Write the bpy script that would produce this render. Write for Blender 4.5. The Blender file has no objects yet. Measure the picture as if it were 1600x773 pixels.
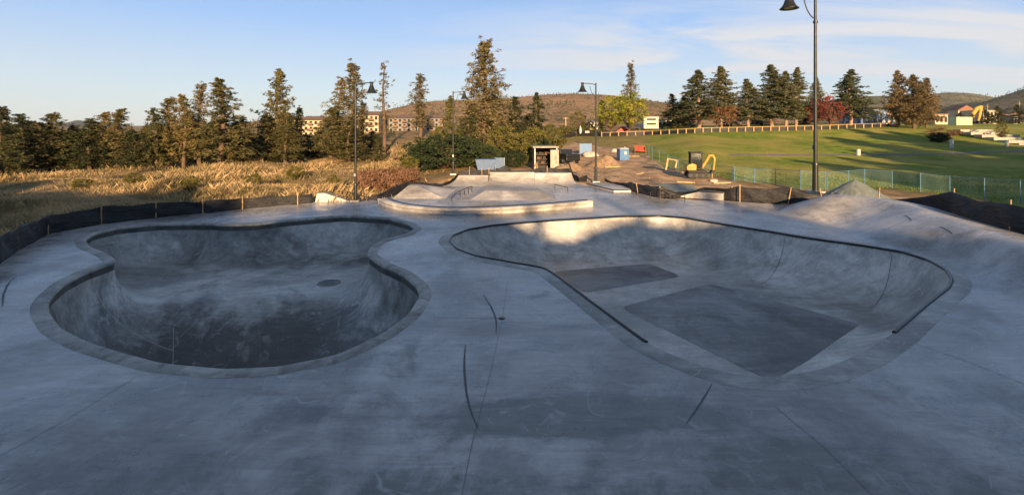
import bpy, math, random
import numpy as np
from mathutils import Vector, Matrix
from mathutils.geometry import delaunay_2d_cdt

random.seed(7)
F, HZ, CX, H = 760.0, 195.0, 800.0, 4.5      # lens in photo pixels, horizon row, centre column, eye height
D = bpy.data
scene = bpy.context.scene
COL = scene.collection
R = math.radians

# ------------------------------------------------------------------ helpers
def xat(px, Y): return (px - CX) / F * Y
def P(px, py, z=0.0):
    Y = F * (H - z) / (py - HZ)
    return (xat(px, Y), Y)
def zat(py, Y): return H - (py - HZ) * Y / F

def tag(o, label=None, cat=None, group=None, kind=None):
    if label: o['label'] = label
    if cat: o['category'] = cat
    if group: o['group'] = group
    if kind: o['kind'] = kind
    return o
def thing(name, label, cat, loc=(0, 0, 0), rz=0.0, group=None, scale=None):
    o = D.objects.new(name, None); COL.objects.link(o)
    o.location = loc; o.rotation_euler = (0, 0, rz); o.empty_display_size = .2
    if scale: o.scale = scale
    return tag(o, label, cat, group)
def dup(root, loc, rz, label, scale=None):
    r = root.copy(); COL.objects.link(r); r.location = loc; r.rotation_euler = (0, 0, rz); r['label'] = label
    if scale: r.scale = scale
    for ch in list(root.children):
        c = ch.copy(); COL.objects.link(c); c.parent = r
        for g in list(ch.children):
            d = g.copy(); COL.objects.link(d); d.parent = c
    return r
def np_mesh(name, v, f, mat, smooth=False, attrs=None, uv=None):
    me = D.meshes.new(name)
    v = np.asarray(v, dtype=np.float32); f = np.asarray(f, dtype=np.int32)
    k = f.shape[1]
    me.vertices.add(len(v)); me.vertices.foreach_set('co', v.ravel())
    me.loops.add(f.size); me.loops.foreach_set('vertex_index', f.ravel())
    me.polygons.add(len(f))
    me.polygons.foreach_set('loop_start', np.arange(0, f.size, k, dtype=np.int32))
    me.polygons.foreach_set('loop_total', np.full(len(f), k, dtype=np.int32))
    if smooth: me.polygons.foreach_set('use_smooth', np.ones(len(f), dtype=bool))
    if attrs:
        for an, av in attrs.items():
            a = me.attributes.new(an, 'FLOAT', 'POINT'); a.data.foreach_set('value', np.asarray(av, dtype=np.float32))
    if uv is not None:
        l = me.uv_layers.new(name='UVMap'); l.data.foreach_set('uv', np.asarray(uv, dtype=np.float32)[f.ravel()].ravel())
    me.update(calc_edges=True)
    me.materials.append(mat)
    return me
def link(name, me, parent=None):
    o = D.objects.new(name, me); COL.objects.link(o)
    if parent: o.parent = parent
    return o

class MB:
    def __init__(s): s.v = []; s.f = []; s.sm = []
    def add(s, vs, fs, smooth=False):
        b = len(s.v); s.v += [tuple(p) for p in vs]
        s.f += [tuple(i + b for i in f) for f in fs]; s.sm += [smooth] * len(fs); return s
    def box(s, c, d, rz=0.0, rot=None, taper=1.0):
        M = rot if rot is not None else Matrix.Rotation(rz, 3, 'Z')
        vs = []
        for z in (-.5, .5):
            t = taper if z > 0 else 1
            for x, y in ((-.5, -.5), (.5, -.5), (.5, .5), (-.5, .5)):
                vs.append(Vector(c) + M @ Vector((x * d[0] * t, y * d[1] * t, z * d[2])))
        return s.add(vs, [(3, 2, 1, 0), (4, 5, 6, 7), (0, 1, 5, 4), (1, 2, 6, 5), (2, 3, 7, 6), (3, 0, 4, 7)])
    def cyl(s, a, b, r0, r1=None, n=10, cap=True):
        if r1 is None: r1 = r0
        a = Vector(a); b = Vector(b); d = (b - a).normalized()
        u = d.orthogonal().normalized(); w = d.cross(u)
        vs = []
        for p, r in ((a, r0), (b, r1)):
            for i in range(n):
                t = 2 * math.pi * i / n; vs.append(p + (u * math.cos(t) + w * math.sin(t)) * r)
        s.add(vs, [(i, (i + 1) % n, n + (i + 1) % n, n + i) for i in range(n)], True)
        if cap:
            s.add(vs[:n], [tuple(reversed(range(n)))]); s.add(vs[n:], [tuple(range(n))])
        return s
    def tube(s, pts, r, n=8, radii=None):
        pts = [Vector(p) for p in pts]; vs = []; m = len(pts); u = None
        for i, p in enumerate(pts):
            d = (pts[min(i + 1, m - 1)] - pts[max(i - 1, 0)]).normalized()
            u = d.orthogonal().normalized() if u is None else (u - d * u.dot(d)).normalized()
            w = d.cross(u); rr = radii[i] if radii else r
            for k in range(n):
                t = 2 * math.pi * k / n; vs.append(p + (u * math.cos(t) + w * math.sin(t)) * rr)
        fs = [(i * n + k, i * n + (k + 1) % n, (i + 1) * n + (k + 1) % n, (i + 1) * n + k) for i in range(m - 1) for k in range(n)]
        s.add(vs, fs, True); s.add(vs[:n], [tuple(reversed(range(n)))]); s.add(vs[-n:], [tuple(range(n))])
        return s
    def lathe(s, prof, c=(0, 0, 0), n=20, axis=None):
        vs = []; m = len(prof)
        for r, z in prof:
            for k in range(n):
                t = 2 * math.pi * k / n; vs.append((c[0] + r * math.cos(t), c[1] + r * math.sin(t), c[2] + z))
        return s.add(vs, [(i * n + k, i * n + (k + 1) % n, (i + 1) * n + (k + 1) % n, (i + 1) * n + k) for i in range(m - 1) for k in range(n)], True)
    def prism(s, poly, z0, z1):
        n = len(poly)
        zt = (lambda i: z1[i]) if isinstance(z1, (list, tuple)) else (lambda i: z1)
        vs = [(p[0], p[1], z0) for p in poly] + [(p[0], p[1], zt(i)) for i, p in enumerate(poly)]
        return s.add(vs, [tuple(reversed(range(n))), tuple(range(n, 2 * n))] + [(i, (i + 1) % n, n + (i + 1) % n, n + i) for i in range(n)])
    def side(s, poly, y0, y1):       # polygon in x-z, extruded along y
        n = len(poly)
        vs = [(p[0], y0, p[1]) for p in poly] + [(p[0], y1, p[1]) for p in poly]
        return s.add(vs, [tuple(range(n)), tuple(reversed(range(n, 2 * n)))] + [((i + 1) % n, i, n + i, n + (i + 1) % n) for i in range(n)])
    def build(s, name, mat, parent=None, bevel=0.0, loc=None):
        me = D.meshes.new(name); me.from_pydata(s.v, [], s.f); me.materials.append(mat)
        me.polygons.foreach_set('use_smooth', s.sm); me.update()
        o = link(name, me, parent)
        if loc: o.location = loc
        if bevel:
            b = o.modifiers.new('b', 'BEVEL'); b.width = bevel; b.segments = 2; b.limit_method = 'ANGLE'
        return o

def ray(px, py, zf, Y0=10, Y1=400):
    """world point where the view line through a photo pixel meets the height function zf"""
    Y = Y0
    while Y < Y1:
        x = xat(px, Y)
        if zat(py, Y) <= float(zf(x, Y)): break
        Y *= 1.004
    return (xat(px, Y), Y, float(zf(xat(px, Y), Y)))

# ------------------------------------------------------------------ materials
def newmat(name):
    m = D.materials.new(name); m.use_nodes = True
    nt = m.node_tree; b = nt.nodes['Principled BSDF']; return m, nt, b
def N(nt, t, **kw):
    n = nt.nodes.new(t)
    for k, v in kw.items():
        if k in n.inputs: n.inputs[k].default_value = v
        else: setattr(n, k, v)
    return n
def noise(nt, vec, scale, detail=4, rough=.55, dist=0.0):
    n = N(nt, 'ShaderNodeTexNoise', Scale=scale, Detail=detail, Roughness=rough, Distortion=dist)
    nt.links.new(vec, n.inputs['Vector']); return n.outputs['Fac']
def ramp(nt, fac, stops, interp='LINEAR'):
    n = nt.nodes.new('ShaderNodeValToRGB'); r = n.color_ramp; r.interpolation = interp
    while len(r.elements) < len(stops): r.elements.new(.5)
    for e, (p, c) in zip(r.elements, stops):
        e.position = p; e.color = (*c, 1) if isinstance(c, (tuple, list)) else (c, c, c, 1)
    nt.links.new(fac, n.inputs['Fac']); return n.outputs['Color']
def mix(nt, fac, a, b, mode='MIX'):
    n = nt.nodes.new('ShaderNodeMix'); n.data_type = 'RGBA'; n.blend_type = mode
    for inp, v in ((n.inputs[0], fac), (n.inputs[6], a), (n.inputs[7], b)):
        if isinstance(v, (int, float)): inp.default_value = v
        elif isinstance(v, (tuple, list)): inp.default_value = (*v, 1)
        else: nt.links.new(v, inp)
    return n.outputs[2]
def math_(nt, op, a, b=0.0, c=0.0, clamp=False):
    n = nt.nodes.new('ShaderNodeMath'); n.operation = op; n.use_clamp = clamp
    for i, v in enumerate((a, b, c)):
        if isinstance(v, (int, float)): n.inputs[i].default_value = v
        else: nt.links.new(v, n.inputs[i])
    return n.outputs[0]
def coords(nt, kind='Object', scale=None):
    t = nt.nodes.new('ShaderNodeTexCoord'); o = t.outputs[kind]
    if scale:
        m = N(nt, 'ShaderNodeMapping'); m.inputs['Scale'].default_value = scale; nt.links.new(o, m.inputs['Vector']); o = m.outputs['Vector']
    return o
def worldpos(nt, scale=None):
    g = nt.nodes.new('ShaderNodeNewGeometry'); o = g.outputs['Position']
    if scale:
        m = N(nt, 'ShaderNodeMapping'); m.inputs['Scale'].default_value = scale; nt.links.new(o, m.inputs['Vector']); o = m.outputs['Vector']
    return o
def bump(nt, b, h, dist=.02, strength=.5):
    n = N(nt, 'ShaderNodeBump', Strength=strength, Distance=dist); nt.links.new(h, n.inputs['Height']); nt.links.new(n.outputs['Normal'], b.inputs['Normal'])

def simple(name, col, rough=.6, metal=0.0, var=.25, scale=6.0, bmp=0.0, spec=.5):
    m, nt, b = newmat(name)
    v = coords(nt)
    f = noise(nt, v, scale, 5)
    lo = tuple(c * (1 - var) for c in col); hi = tuple(min(1, c * (1 + var)) for c in col)
    nt.links.new(ramp(nt, f, [(.3, lo), (.7, hi)]), b.inputs['Base Color'])
    nt.links.new(ramp(nt, noise(nt, v, scale * 2.3, 3), [(.3, rough * .85), (.7, min(1, rough * 1.15))]), b.inputs['Roughness'])
    b.inputs['Metallic'].default_value = metal
    b.inputs['Specular IOR Level'].default_value = spec
    if bmp: bump(nt, b, noise(nt, v, scale * 6, 4), bmp, .6)
    return m

def concrete(name, base=.36, tint=(.96, 1.0, 1.0), stain_shade=.5, dark=None, rough=.42, seed=0.0, thresh=.52, spots=(), soft=.09, dk=.36):
    """trowelled concrete: cloudy tone, dark damp blotches with ragged edges, pale laitance, fine pits"""
    m, nt, b = newmat(name)
    v = worldpos(nt); v0 = v
    mp = N(nt, 'ShaderNodeMapping'); mp.inputs['Location'].default_value = (seed, seed * .7, seed * .3); nt.links.new(v, mp.inputs['Vector']); v = mp.outputs['Vector']
    big = noise(nt, v, .22, 6, .62, .6); mid = noise(nt, v, .9, 7, .68, .8); fine = noise(nt, v, 9, 6, .7); grit = noise(nt, v, 60, 3, .6)
    t = lambda k: tuple(base * k * c for c in tint)
    col = ramp(nt, big, [(.41, t(.66)), (.5, t(1.0)), (.59, t(1.28))])
    col = mix(nt, .85, col, ramp(nt, mid, [(.38, .72), (.5, 1.0), (.62, 1.25)]), 'MULTIPLY')
    col = mix(nt, .75, col, ramp(nt, fine, [(.3, .86), (.5, 1.0), (.7, 1.1)]), 'MULTIPLY')
    s1 = noise(nt, v, .33, 8, .66, 1.2); s2 = noise(nt, v, 2.2, 8, .72, .6)
    sm = math_(nt, 'ADD', math_(nt, 'MULTIPLY', s1, .72), math_(nt, 'MULTIPLY', s2, .28))
    for (sx_, sy_, rx_, ry_, amt) in spots:      # darker areas: stains, plus shade painted into the deep end and near deck
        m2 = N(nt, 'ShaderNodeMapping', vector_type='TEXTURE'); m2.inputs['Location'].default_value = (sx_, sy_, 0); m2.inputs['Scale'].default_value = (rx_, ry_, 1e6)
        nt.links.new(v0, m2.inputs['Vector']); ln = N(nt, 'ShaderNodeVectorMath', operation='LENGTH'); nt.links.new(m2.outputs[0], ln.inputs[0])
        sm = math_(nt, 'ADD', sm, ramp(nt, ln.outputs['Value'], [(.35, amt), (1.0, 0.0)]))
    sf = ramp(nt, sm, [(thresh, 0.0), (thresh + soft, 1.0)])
    col = mix(nt, math_(nt, 'MULTIPLY', sf, stain_shade), col, tuple(base * dk * c for c in (1.0, 1.03, .98)))
    st = N(nt, 'ShaderNodeMapping'); st.inputs['Rotation'].default_value = (0, 0, .5); st.inputs['Scale'].default_value = (.7, 5.5, 2.0); nt.links.new(v, st.inputs['Vector'])
    col = mix(nt, .8, col, ramp(nt, noise(nt, st.outputs[0], 1.0, 7, .7, 1.1), [(.38, .80), (.5, 1.0), (.62, 1.17)]), 'MULTIPLY')
    # trowel arcs and scuffs: hairline contours of a slow noise, broken up by a second one
    for sc_, lo_, tone in ((.55, .0022, 1.6), (.9, .003, .45)):
        h_ = math_(nt, 'ABSOLUTE', math_(nt, 'SUBTRACT', noise(nt, v, sc_, 1.5, .4, .3), .5))
        ln_ = math_(nt, 'MULTIPLY', ramp(nt, h_, [(0.0, 1.0), (lo_, 0.0)]), ramp(nt, noise(nt, v, 1.3 + sc_, 2), [(.54, 0.0), (.60, .55)]))
        col = mix(nt, ln_, col, tuple(min(1, base * tone) for c in tint))
    w = ramp(nt, noise(nt, v, 1.5, 9, .78, 1.6), [(.555, 0.0), (.66, .45)])
    col = mix(nt, w, col, tuple(min(1, base * 1.55 * c) for c in tint))
    nt.links.new(mix(nt, .5, col, ramp(nt, grit, [(.35, .88), (.65, 1.08)]), 'MULTIPLY'), b.inputs['Base Color'])
    nt.links.new(ramp(nt, mid, [(.38, rough - .07), (.62, rough + .16)]), b.inputs['Roughness'])
    b.inputs['Specular IOR Level'].default_value = .65
    bump(nt, b, mix(nt, .35, fine, grit), .006, .5)
    return m

M = {}
M['deck'] = concrete('deck concrete', .335, (1.03, 1.0, .97), stain_shade=.75, rough=.28, thresh=.56, spots=[(*P(930, 640), 2.6, .8, .17), (*P(800, 655), 2.2, .6, .16), (*P(1060, 650), 1.6, .6, .10), (*P(60, 545), 1.0, .6, .10), (*P(1180, 700), 1.6, .5, .10), (*P(560, 640), 2.2, .5, .07), (*P(760, 665), .5, .25, .16), (*P(430, 610), 1.6, .35, .07), (*P(300, 770), 5.0, .8, .10), (*P(1350, 760), 4.5, 1.0, .11), (*P(860, 770), 3.0, .6, .08), (*P(40, 700), 1.8, 1.0, .09), (*P(1560, 640), 2.0, 2.0, .06)])  # stains; the near-edge spots also paint in the foreground's darkening
M['basin'] = concrete('basin concrete', .41, (1.03, 1.02, .96), dk=.20, stain_shade=.88, rough=.42, seed=31.0, thresh=.525, soft=.15, spots=[(-8.0, 12.4, 6.2, 5.2, .34), (-9.5, 21.6, 5.5, 1.4, .12), (-5.4, 22.2, 2.0, 1.2, .10)])  # first spot: darker pour with the deep end's shade painted in
M['basin_light'] = concrete('pale basin concrete', .42, (1.05, 1.02, .94), stain_shade=.5, rough=.42, seed=77.0, thresh=.545, spots=[(*P(1020, 365, -.5), 1.4, 1.0, .10), (*P(880, 385, -.7), 2.2, 1.2, .07), (*P(790, 370, -.5), 1, 1, .08)])
M['slab'] = concrete('damp floor slab', .22, (1, 1.0, .98), stain_shade=.6, rough=.55, seed=12.0)
M['ramp'] = concrete('ramp concrete', .38, (1.05, 1.0, .93), stain_shade=.3, rough=.42, seed=5.0, thresh=.56)
M['coping_band'] = concrete('coping border concrete', .42, (1.0, 1.0, .94), stain_shade=.4, rough=.5, seed=50.0)
M['steel_black'] = simple('black painted steel', (.03, .032, .035), .32, .55, .3, 9)
M['lamp_paint'] = simple('dark green lamp paint', (.022, .026, .024), .38, .3, .3, 5)
M['lens'] = simple('lamp lens', (.5, .5, .45), .25, 0, .1, 5)
M['stake'] = simple('wooden stake', (.42, .27, .13), .8, 0, .3, 9, .003)
M['yellow'] = simple('yellow machine paint', (.46, .27, .05), .6, 0, .45, 5)
M['black_rubber'] = simple('black rubber', (.025, .025, .025), .75, 0, .3, 9)
M['darkglass'] = simple('dark glass', (.02, .03, .032), .1, 0, .2, 3)
M['white_paint'] = simple('white paint', (.46, .45, .40), .5, 0, .1, 3)
M['weathered'] = simple('weathered pale paint', (.34, .32, .27), .7, 0, .3, 4)
M['cream'] = simple('cream stucco', (.46, .39, .27), .85, 0, .12, 2)
M['grey_stucco'] = simple('grey stucco', (.20, .195, .195), .85, 0, .12, 2)
M['roof_brown'] = simple('brown roof', (.20, .12, .075), .85, 0, .2, 3)
M['roof_red'] = simple('red roof', (.24, .10, .065), .8, 0, .2, 3)
M['blue_plastic'] = simple('blue plastic', (.055, .16, .36), .45, 0, .12, 3)
M['blue_dark'] = simple('dark blue paint', (.03, .09, .22), .5, 0, .2, 3)
M['blue_post'] = simple('blue fence post', (.07, .19, .30), .5, .1, .15, 6)
M['red'] = simple('red paint', (.42, .05, .03), .6, 0, .25, 5)
M['rock'] = simple('boulder stone', (.42, .38, .33), .9, 0, .25, 4, .02)
M['timber'] = simple('raw timber', (.52, .36, .18), .8, 0, .2, 6)
M['greymetal'] = simple('grey galvanised metal', (.33, .34, .34), .45, .5, .2, 6)
M['mint'] = simple('pale green metal cladding', (.52, .58, .36), .6, 0, .1, 3)
M['soil'] = simple('soil', (.26, .175, .105), .95, 0, .35, 3, .03)
M['bark'] = simple('bark', (.11, .07, .045), .9, 0, .45, 4, .03)
M['bark_pale'] = simple('pale bark', (.30, .20, .13), .9, 0, .35, 4, .03)
M['skid'] = simple('tyre rubber mark', (.075, .08, .085), .6, 0, .3, 20)
M['joint'] = simple('sawn joint', (.19, .19, .19), .8, 0, .2, 20)

def m_tile():
    m, nt, b = newmat('dark coping underside')
    v = worldpos(nt)
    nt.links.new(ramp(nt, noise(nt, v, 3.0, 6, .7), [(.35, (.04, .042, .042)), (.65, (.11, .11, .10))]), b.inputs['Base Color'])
    b.inputs['Roughness'].default_value = .55
    bump(nt, b, noise(nt, v, 30, 3), .004); return m
M['tile'] = m_tile()

def m_blocks():
    m, nt, b = newmat('coping blocks')
    uv = nt.nodes.new('ShaderNodeUVMap'); sep = nt.nodes.new('ShaderNodeSeparateXYZ'); nt.links.new(uv.outputs[0], sep.inputs[0])
    u = math_(nt, 'DIVIDE', sep.outputs[0], .86)
    fr = math_(nt, 'FRACT', u); idx = math_(nt, 'FLOOR', u)
    wn = N(nt, 'ShaderNodeTexWhiteNoise', noise_dimensions='1D'); nt.links.new(idx, wn.inputs['W'])
    v = worldpos(nt)
    base = ramp(nt, noise(nt, v, 2.2, 7, .7, .8), [(.38, (.22, .215, .19)), (.5, (.33, .325, .30)), (.62, (.43, .42, .39))])
    base = mix(nt, .8, base, ramp(nt, wn.outputs['Value'], [(0, .68), (1, 1.22)]), 'MULTIPLY')
    jl = math_(nt, 'LESS_THAN', fr, .014)
    base = mix(nt, jl, base, (.42, .42, .41))
    blot = ramp(nt, noise(nt, v, 7, 3, .5), [(.70, 0.0), (.73, .9)])
    base = mix(nt, blot, base, (.05, .05, .05))
    nt.links.new(base, b.inputs['Base Color']); b.inputs['Roughness'].default_value = .6
    bump(nt, b, math_(nt, 'SUBTRACT', noise(nt, v, 25, 4), math_(nt, 'MULTIPLY', jl, .6)), .006)
    return m
M['blocks'] = m_blocks()

def foliage(name, stops, trans=.25, scale=1.2):
    m, nt, b = newmat(name)
    v = worldpos(nt)
    oi = nt.nodes.new('ShaderNodeObjectInfo')
    f = noise(nt, v, scale, 4, .6); f2 = noise(nt, v, scale * 7, 3, .6)
    g = math_(nt, 'ADD', math_(nt, 'MULTIPLY', f, .6), math_(nt, 'MULTIPLY', f2, .4))
    g = math_(nt, 'ADD', g, math_(nt, 'MULTIPLY', math_(nt, 'SUBTRACT', oi.outputs['Random'], .5), .10))
    col = ramp(nt, g, stops)
    nt.links.new(col, b.inputs['Base Color']); b.inputs['Roughness'].default_value = .65; b.inputs['Specular IOR Level'].default_value = .25
    t = nt.nodes.new('ShaderNodeBsdfTranslucent'); nt.links.new(col, t.inputs['Color'])
    ms = N(nt, 'ShaderNodeMixShader'); ms.inputs[0].default_value = trans
    nt.links.new(b.outputs[0], ms.inputs[1]); nt.links.new(t.outputs[0], ms.inputs[2])
    nt.links.new(ms.outputs[0], nt.nodes['Material Output'].inputs['Surface']); return m
M['needles'] = foliage('pine needles', [(.35, (.04, .052, .018)), (.46, (.095, .10, .035)), (.55, (.18, .145, .055)), (.66, (.30, .20, .09))])
M['needles_dry'] = foliage('dry pine needles', [(.36, (.06, .065, .028)), (.5, (.145, .125, .055)), (.63, (.26, .20, .095))])
M['needles_brown'] = foliage('browning needles', [(.36, (.075, .07, .03)), (.5, (.17, .125, .06)), (.63, (.28, .19, .10))])
M['needles_dark'] = foliage('dark needles', [(.36, (.020, .030, .013)), (.5, (.055, .066, .026)), (.64, (.13, .12, .05))])
M['spruce'] = foliage('spruce needles', [(.36, (.045, .06, .028)), (.5, (.105, .115, .055)), (.64, (.20, .18, .095))])
M['leaf_olive'] = foliage('olive leaves', [(.33, (.05, .055, .012)), (.5, (.13, .125, .03)), (.68, (.24, .20, .05))])
M['leaf_dark'] = foliage('dark shrub leaves', [(.33, (.012, .022, .010)), (.5, (.028, .045, .018)), (.7, (.06, .08, .03))], .12)
M['leaf_yellow'] = foliage('yellow green leaves', [(.38, (.09, .14, .018)), (.5, (.25, .28, .03)), (.62, (.50, .38, .045))], .35, .5)
M['leaf_red'] = foliage('red autumn leaves', [(.38, (.10, .025, .018)), (.5, (.23, .055, .04)), (.62, (.34, .12, .08))], .3)
M['leaf_orange'] = foliage('orange autumn leaves', [(.38, (.11, .05, .02)), (.5, (.24, .11, .05)), (.62, (.34, .19, .09))], .3)
M['leaf_brown'] = foliage('brown leaves', [(.35, (.10, .055, .03)), (.5, (.22, .12, .07)), (.65, (.32, .2, .11))], .25)
M['straw'] = foliage('dry grass blades', [(.36, (.12, .11, .045)), (.44, (.26, .20, .09)), (.52, (.50, .36, .18)), (.60, (.64, .46, .26)), (.70, (.66, .43, .30))], .35, .22)

def m_silt():
    m, nt, b = newmat('black silt fabric')
    v = coords(nt, 'Object')
    nt.links.new(ramp(nt, noise(nt, v, 2.5, 5, .6, .5), [(.3, (.012, .013, .016)), (.7, (.035, .034, .036))]), b.inputs['Base Color'])
    b.inputs['Roughness'].default_value = .5; b.inputs['Specular IOR Level'].default_value = .35
    v2 = coords(nt, 'Object', (1, 1, 7))
    bump(nt, b, noise(nt, v2, 1.6, 4, .6, .6), .10, .8); return m
M['silt'] = m_silt()
def m_tarp():
    m, nt, b = newmat('grey green tarp')
    v = coords(nt)
    nt.links.new(ramp(nt, noise(nt, v, 3, 6, .7), [(.3, (.10, .125, .12)), (.7, (.20, .22, .205))]), b.inputs['Base Color'])
    b.inputs['Roughness'].default_value = .6
    bump(nt, b, noise(nt, v, 7, 4, .6, 1), .06, .7); return m
M['tarp'] = m_tarp()
def m_net():
    m, nt, b = newmat('blue green fence netting')
    v = coords(nt)
    b.inputs['Roughness'].default_value = .7
    nt.links.new(ramp(nt, noise(nt, v, .6, 3), [(.3, (.20, .36, .36)), (.7, (.30, .48, .50))]), b.inputs['Base Color'])
    tr = nt.nodes.new('ShaderNodeBsdfTransparent'); ms = nt.nodes.new('ShaderNodeMixShader')
    nt.links.new(ramp(nt, noise(nt, v, 1.1, 4), [(.3, .07), (.7, .15)]), ms.inputs[0])
    nt.links.new(tr.outputs[0], ms.inputs[1]); nt.links.new(b.outputs[0], ms.inputs[2])
    nt.links.new(ms.outputs[0], nt.nodes['Material Output'].inputs['Surface']); return m
M['net'] = m_net()

# ------------------------------------------------------------------ terrain heights
TY = np.array([12, 20, 30, 40, 55, 75, 95, 120, 160, 250, 600, 4000.])
TP = np.array([-900, 0, 200, 400, 560, 640, 720, 850, 900, 1000, 1100, 1300, 1500, 1700, 2600.])
TZ = np.array([
 [-.3, -.3, -.5, -.8, -1.3, -2, -2.5, -3, -3, -3, -6, -8],
 [-.3, -.3, -.4, -.7, -1.2, -1.6, -2, -2, -2, -2, -6, -8],
 [-.3, -.3, -.3, -.5, -.9, -1.1, -1, -1, -1, -1, -5, -8],
 [-.3, -.3, -.2, -.3, -.6, -.9, .5, 1.5, 2, 2, -3, -8],
 [-.3, -.3, -.1, -.3, -.7, -1.0, 1.2, 2.6, 2.8, 3, -3, -8],
 [-.3, -.3, -.1, 0, -.2, 0, 2.0, 3.0, 3, 3, -3, -8],
 [-.3, -.3, -.1, .2, .3, .6, 2.0, 3, 3, 3, -3, -8],
 [-.3, -.3, -.1, .15, .0, .5, 1.8, 2.8, 3.2, 3.2, -3, -8],
 [-.3, -.3, -.1, .1, 0, .7, 1.5, 2.3, 3.2, 3.4, -3, -8],
 [-.3, -.3, -.1, .1, .2, 1.0, 2.2, 3.3, 3.6, 3.8, -3, -8],
 [-.3, -.3, -.1, .05, .6, 2.0, 3.6, 4.0, 4.2, 4.2, -3, -8],
 [-.3, -.3, -.1, -.05, .3, 1.8, 4.0, 4.6, 4.8, 4.8, -3, -8],
 [-.3, -.3, -.1, -.1, .1, 1.2, 3.0, 4.3, 4.8, 4.8, -3, -8],
 [-.3, -.3, -.1, -.1, 0, 1.0, 2.8, 4.3, 4.8, 4.8, -3, -8],
 [-.3, -.3, -.1, -.1, 0, 1.0, 2.8, 4.3, 4.8, 4.8, -3, -8]])
def sm01(t): t = np.clip(t, 0, 1); return t * t * (3 - 2 * t)
def Zt(x, y):
    x = np.asarray(x, float); y = np.asarray(y, float)
    yy = np.clip(y, 12, 3999); px = np.clip(CX + F * x / np.maximum(y, 12), -899, 2599)
    i = np.clip(np.searchsorted(TP, px) - 1, 0, len(TP) - 2); j = np.clip(np.searchsorted(TY, yy) - 1, 0, len(TY) - 2)
    a = (px - TP[i]) / (TP[i + 1] - TP[i]); t = (yy - TY[j]) / (TY[j + 1] - TY[j])
    t = t * .5 + sm01(t) * .5; a = a * .4 + sm01(a) * .6
    z = (TZ[i, j] * (1 - a) + TZ[i + 1, j] * a) * (1 - t) + (TZ[i, j + 1] * (1 - a) + TZ[i + 1, j + 1] * a) * t
    w = sm01((y - 24) / 12)
    field = sm01((640 - px) / 120)
    lum = np.sin(x * .31 + 1.3 * np.sin(y * .17)) * np.cos(y * .27 + x * .11) * .42 + np.sin(x * .83 + y * .55) * np.sin(y * .71 - x * .3) * .12
    dirt = sm01((px - 860) / 60) * sm01((1180 - px) / 60) * sm01((y - 34) / 6) * sm01((80 - y) / 20)
    lum2 = np.sin(x * 1.3 + y * .4) * np.cos(y * .9 - x * .5) * .13
    return z + w * field * lum + dirt * lum2

# deck outline (world), right side is a raised bank
RB = [(701, 378), (705, 369), (730, 359), (771, 352), (846, 346), (928, 341), (970, 338.5), (1032, 338), (1073, 341), (1100, 346), (1183, 359), (1266, 373), (1348, 384), (1410, 394), (1452, 407), (1481, 423), (1490, 438), (1485, 451), (1456, 473), (1400, 521), (1348, 555), (1286, 579), (1224, 590), (1183, 591), (1141, 586), (1094, 573), (1044, 554), (1007, 536), (928, 477), (866, 430), (850, 420), (804, 412), (742, 401), (713, 390)]
RBW = np.array([P(*q) for q in RB])
CREST = np.array([(14.3, -2), (15.0, 5), (15.6, 10), (15.9, 15), (16.6, 18.5), (17.35, 21.5), (17.25, 23.4), (16.3, 24.5)])
def seg_dist(px, py, poly, closed=False):
    poly = np.asarray(poly, float); a = poly if closed else poly[:-1]; b = np.roll(poly, -1, 0) if closed else poly[1:]
    px = np.atleast_1d(px).astype(float); py = np.atleast_1d(py).astype(float)
    out = np.full(px.shape, 1e9)
    for (ax, ay), (bx, by) in zip(a, b):
        dx, dy = bx - ax, by - ay; L = dx * dx + dy * dy + 1e-12
        t = np.clip(((px - ax) * dx + (py - ay) * dy) / L, 0, 1)
        out = np.minimum(out, (px - ax - t * dx) ** 2 + (py - ay - t * dy) ** 2)
    return np.sqrt(out)
def inside(px, py, poly):
    poly = np.asarray(poly, float); px = np.atleast_1d(px); py = np.atleast_1d(py); c = np.zeros(px.shape, bool)
    n = len(poly); j = n - 1
    for i in range(n):
        xi, yi = poly[i]; xj, yj = poly[j]
        if yi != yj:
            c ^= ((yi > py) != (yj > py)) & (px < (xj - xi) * (py - yi) / (yj - yi) + xi)
        j = i
    return c
def Zd(x, y):
    d = seg_dist(x, y, CREST)
    x = np.atleast_1d(x).astype(float); y = np.atleast_1d(y).astype(float)
    t = np.clip(1 - d / 2.7, 0, 1)
    far_ = sm01((seg_dist(x, y, RBW, True) - .45) / 1.3) * ~inside(x, y, RBW)
    out = (x > np.interp(y, CREST[:, 1], CREST[:, 0]))
    k = .92 + .10 * sm01((y - 17) / 6); a_ = k * np.clip(t * 1.04, 0, 1); b_ = k - .10 * d; w_ = sm01((24.6 - y) / 1.3) * out
    return (a_ * (1 - w_) + b_ * w_) * far_
def Pd(px, py):
    z = 0.0
    for _ in range(12):
        x, y = P(px, py, z); z = .5 * z + .5 * float(Zd(x, y)[0])
    return (x, y, z)

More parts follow.
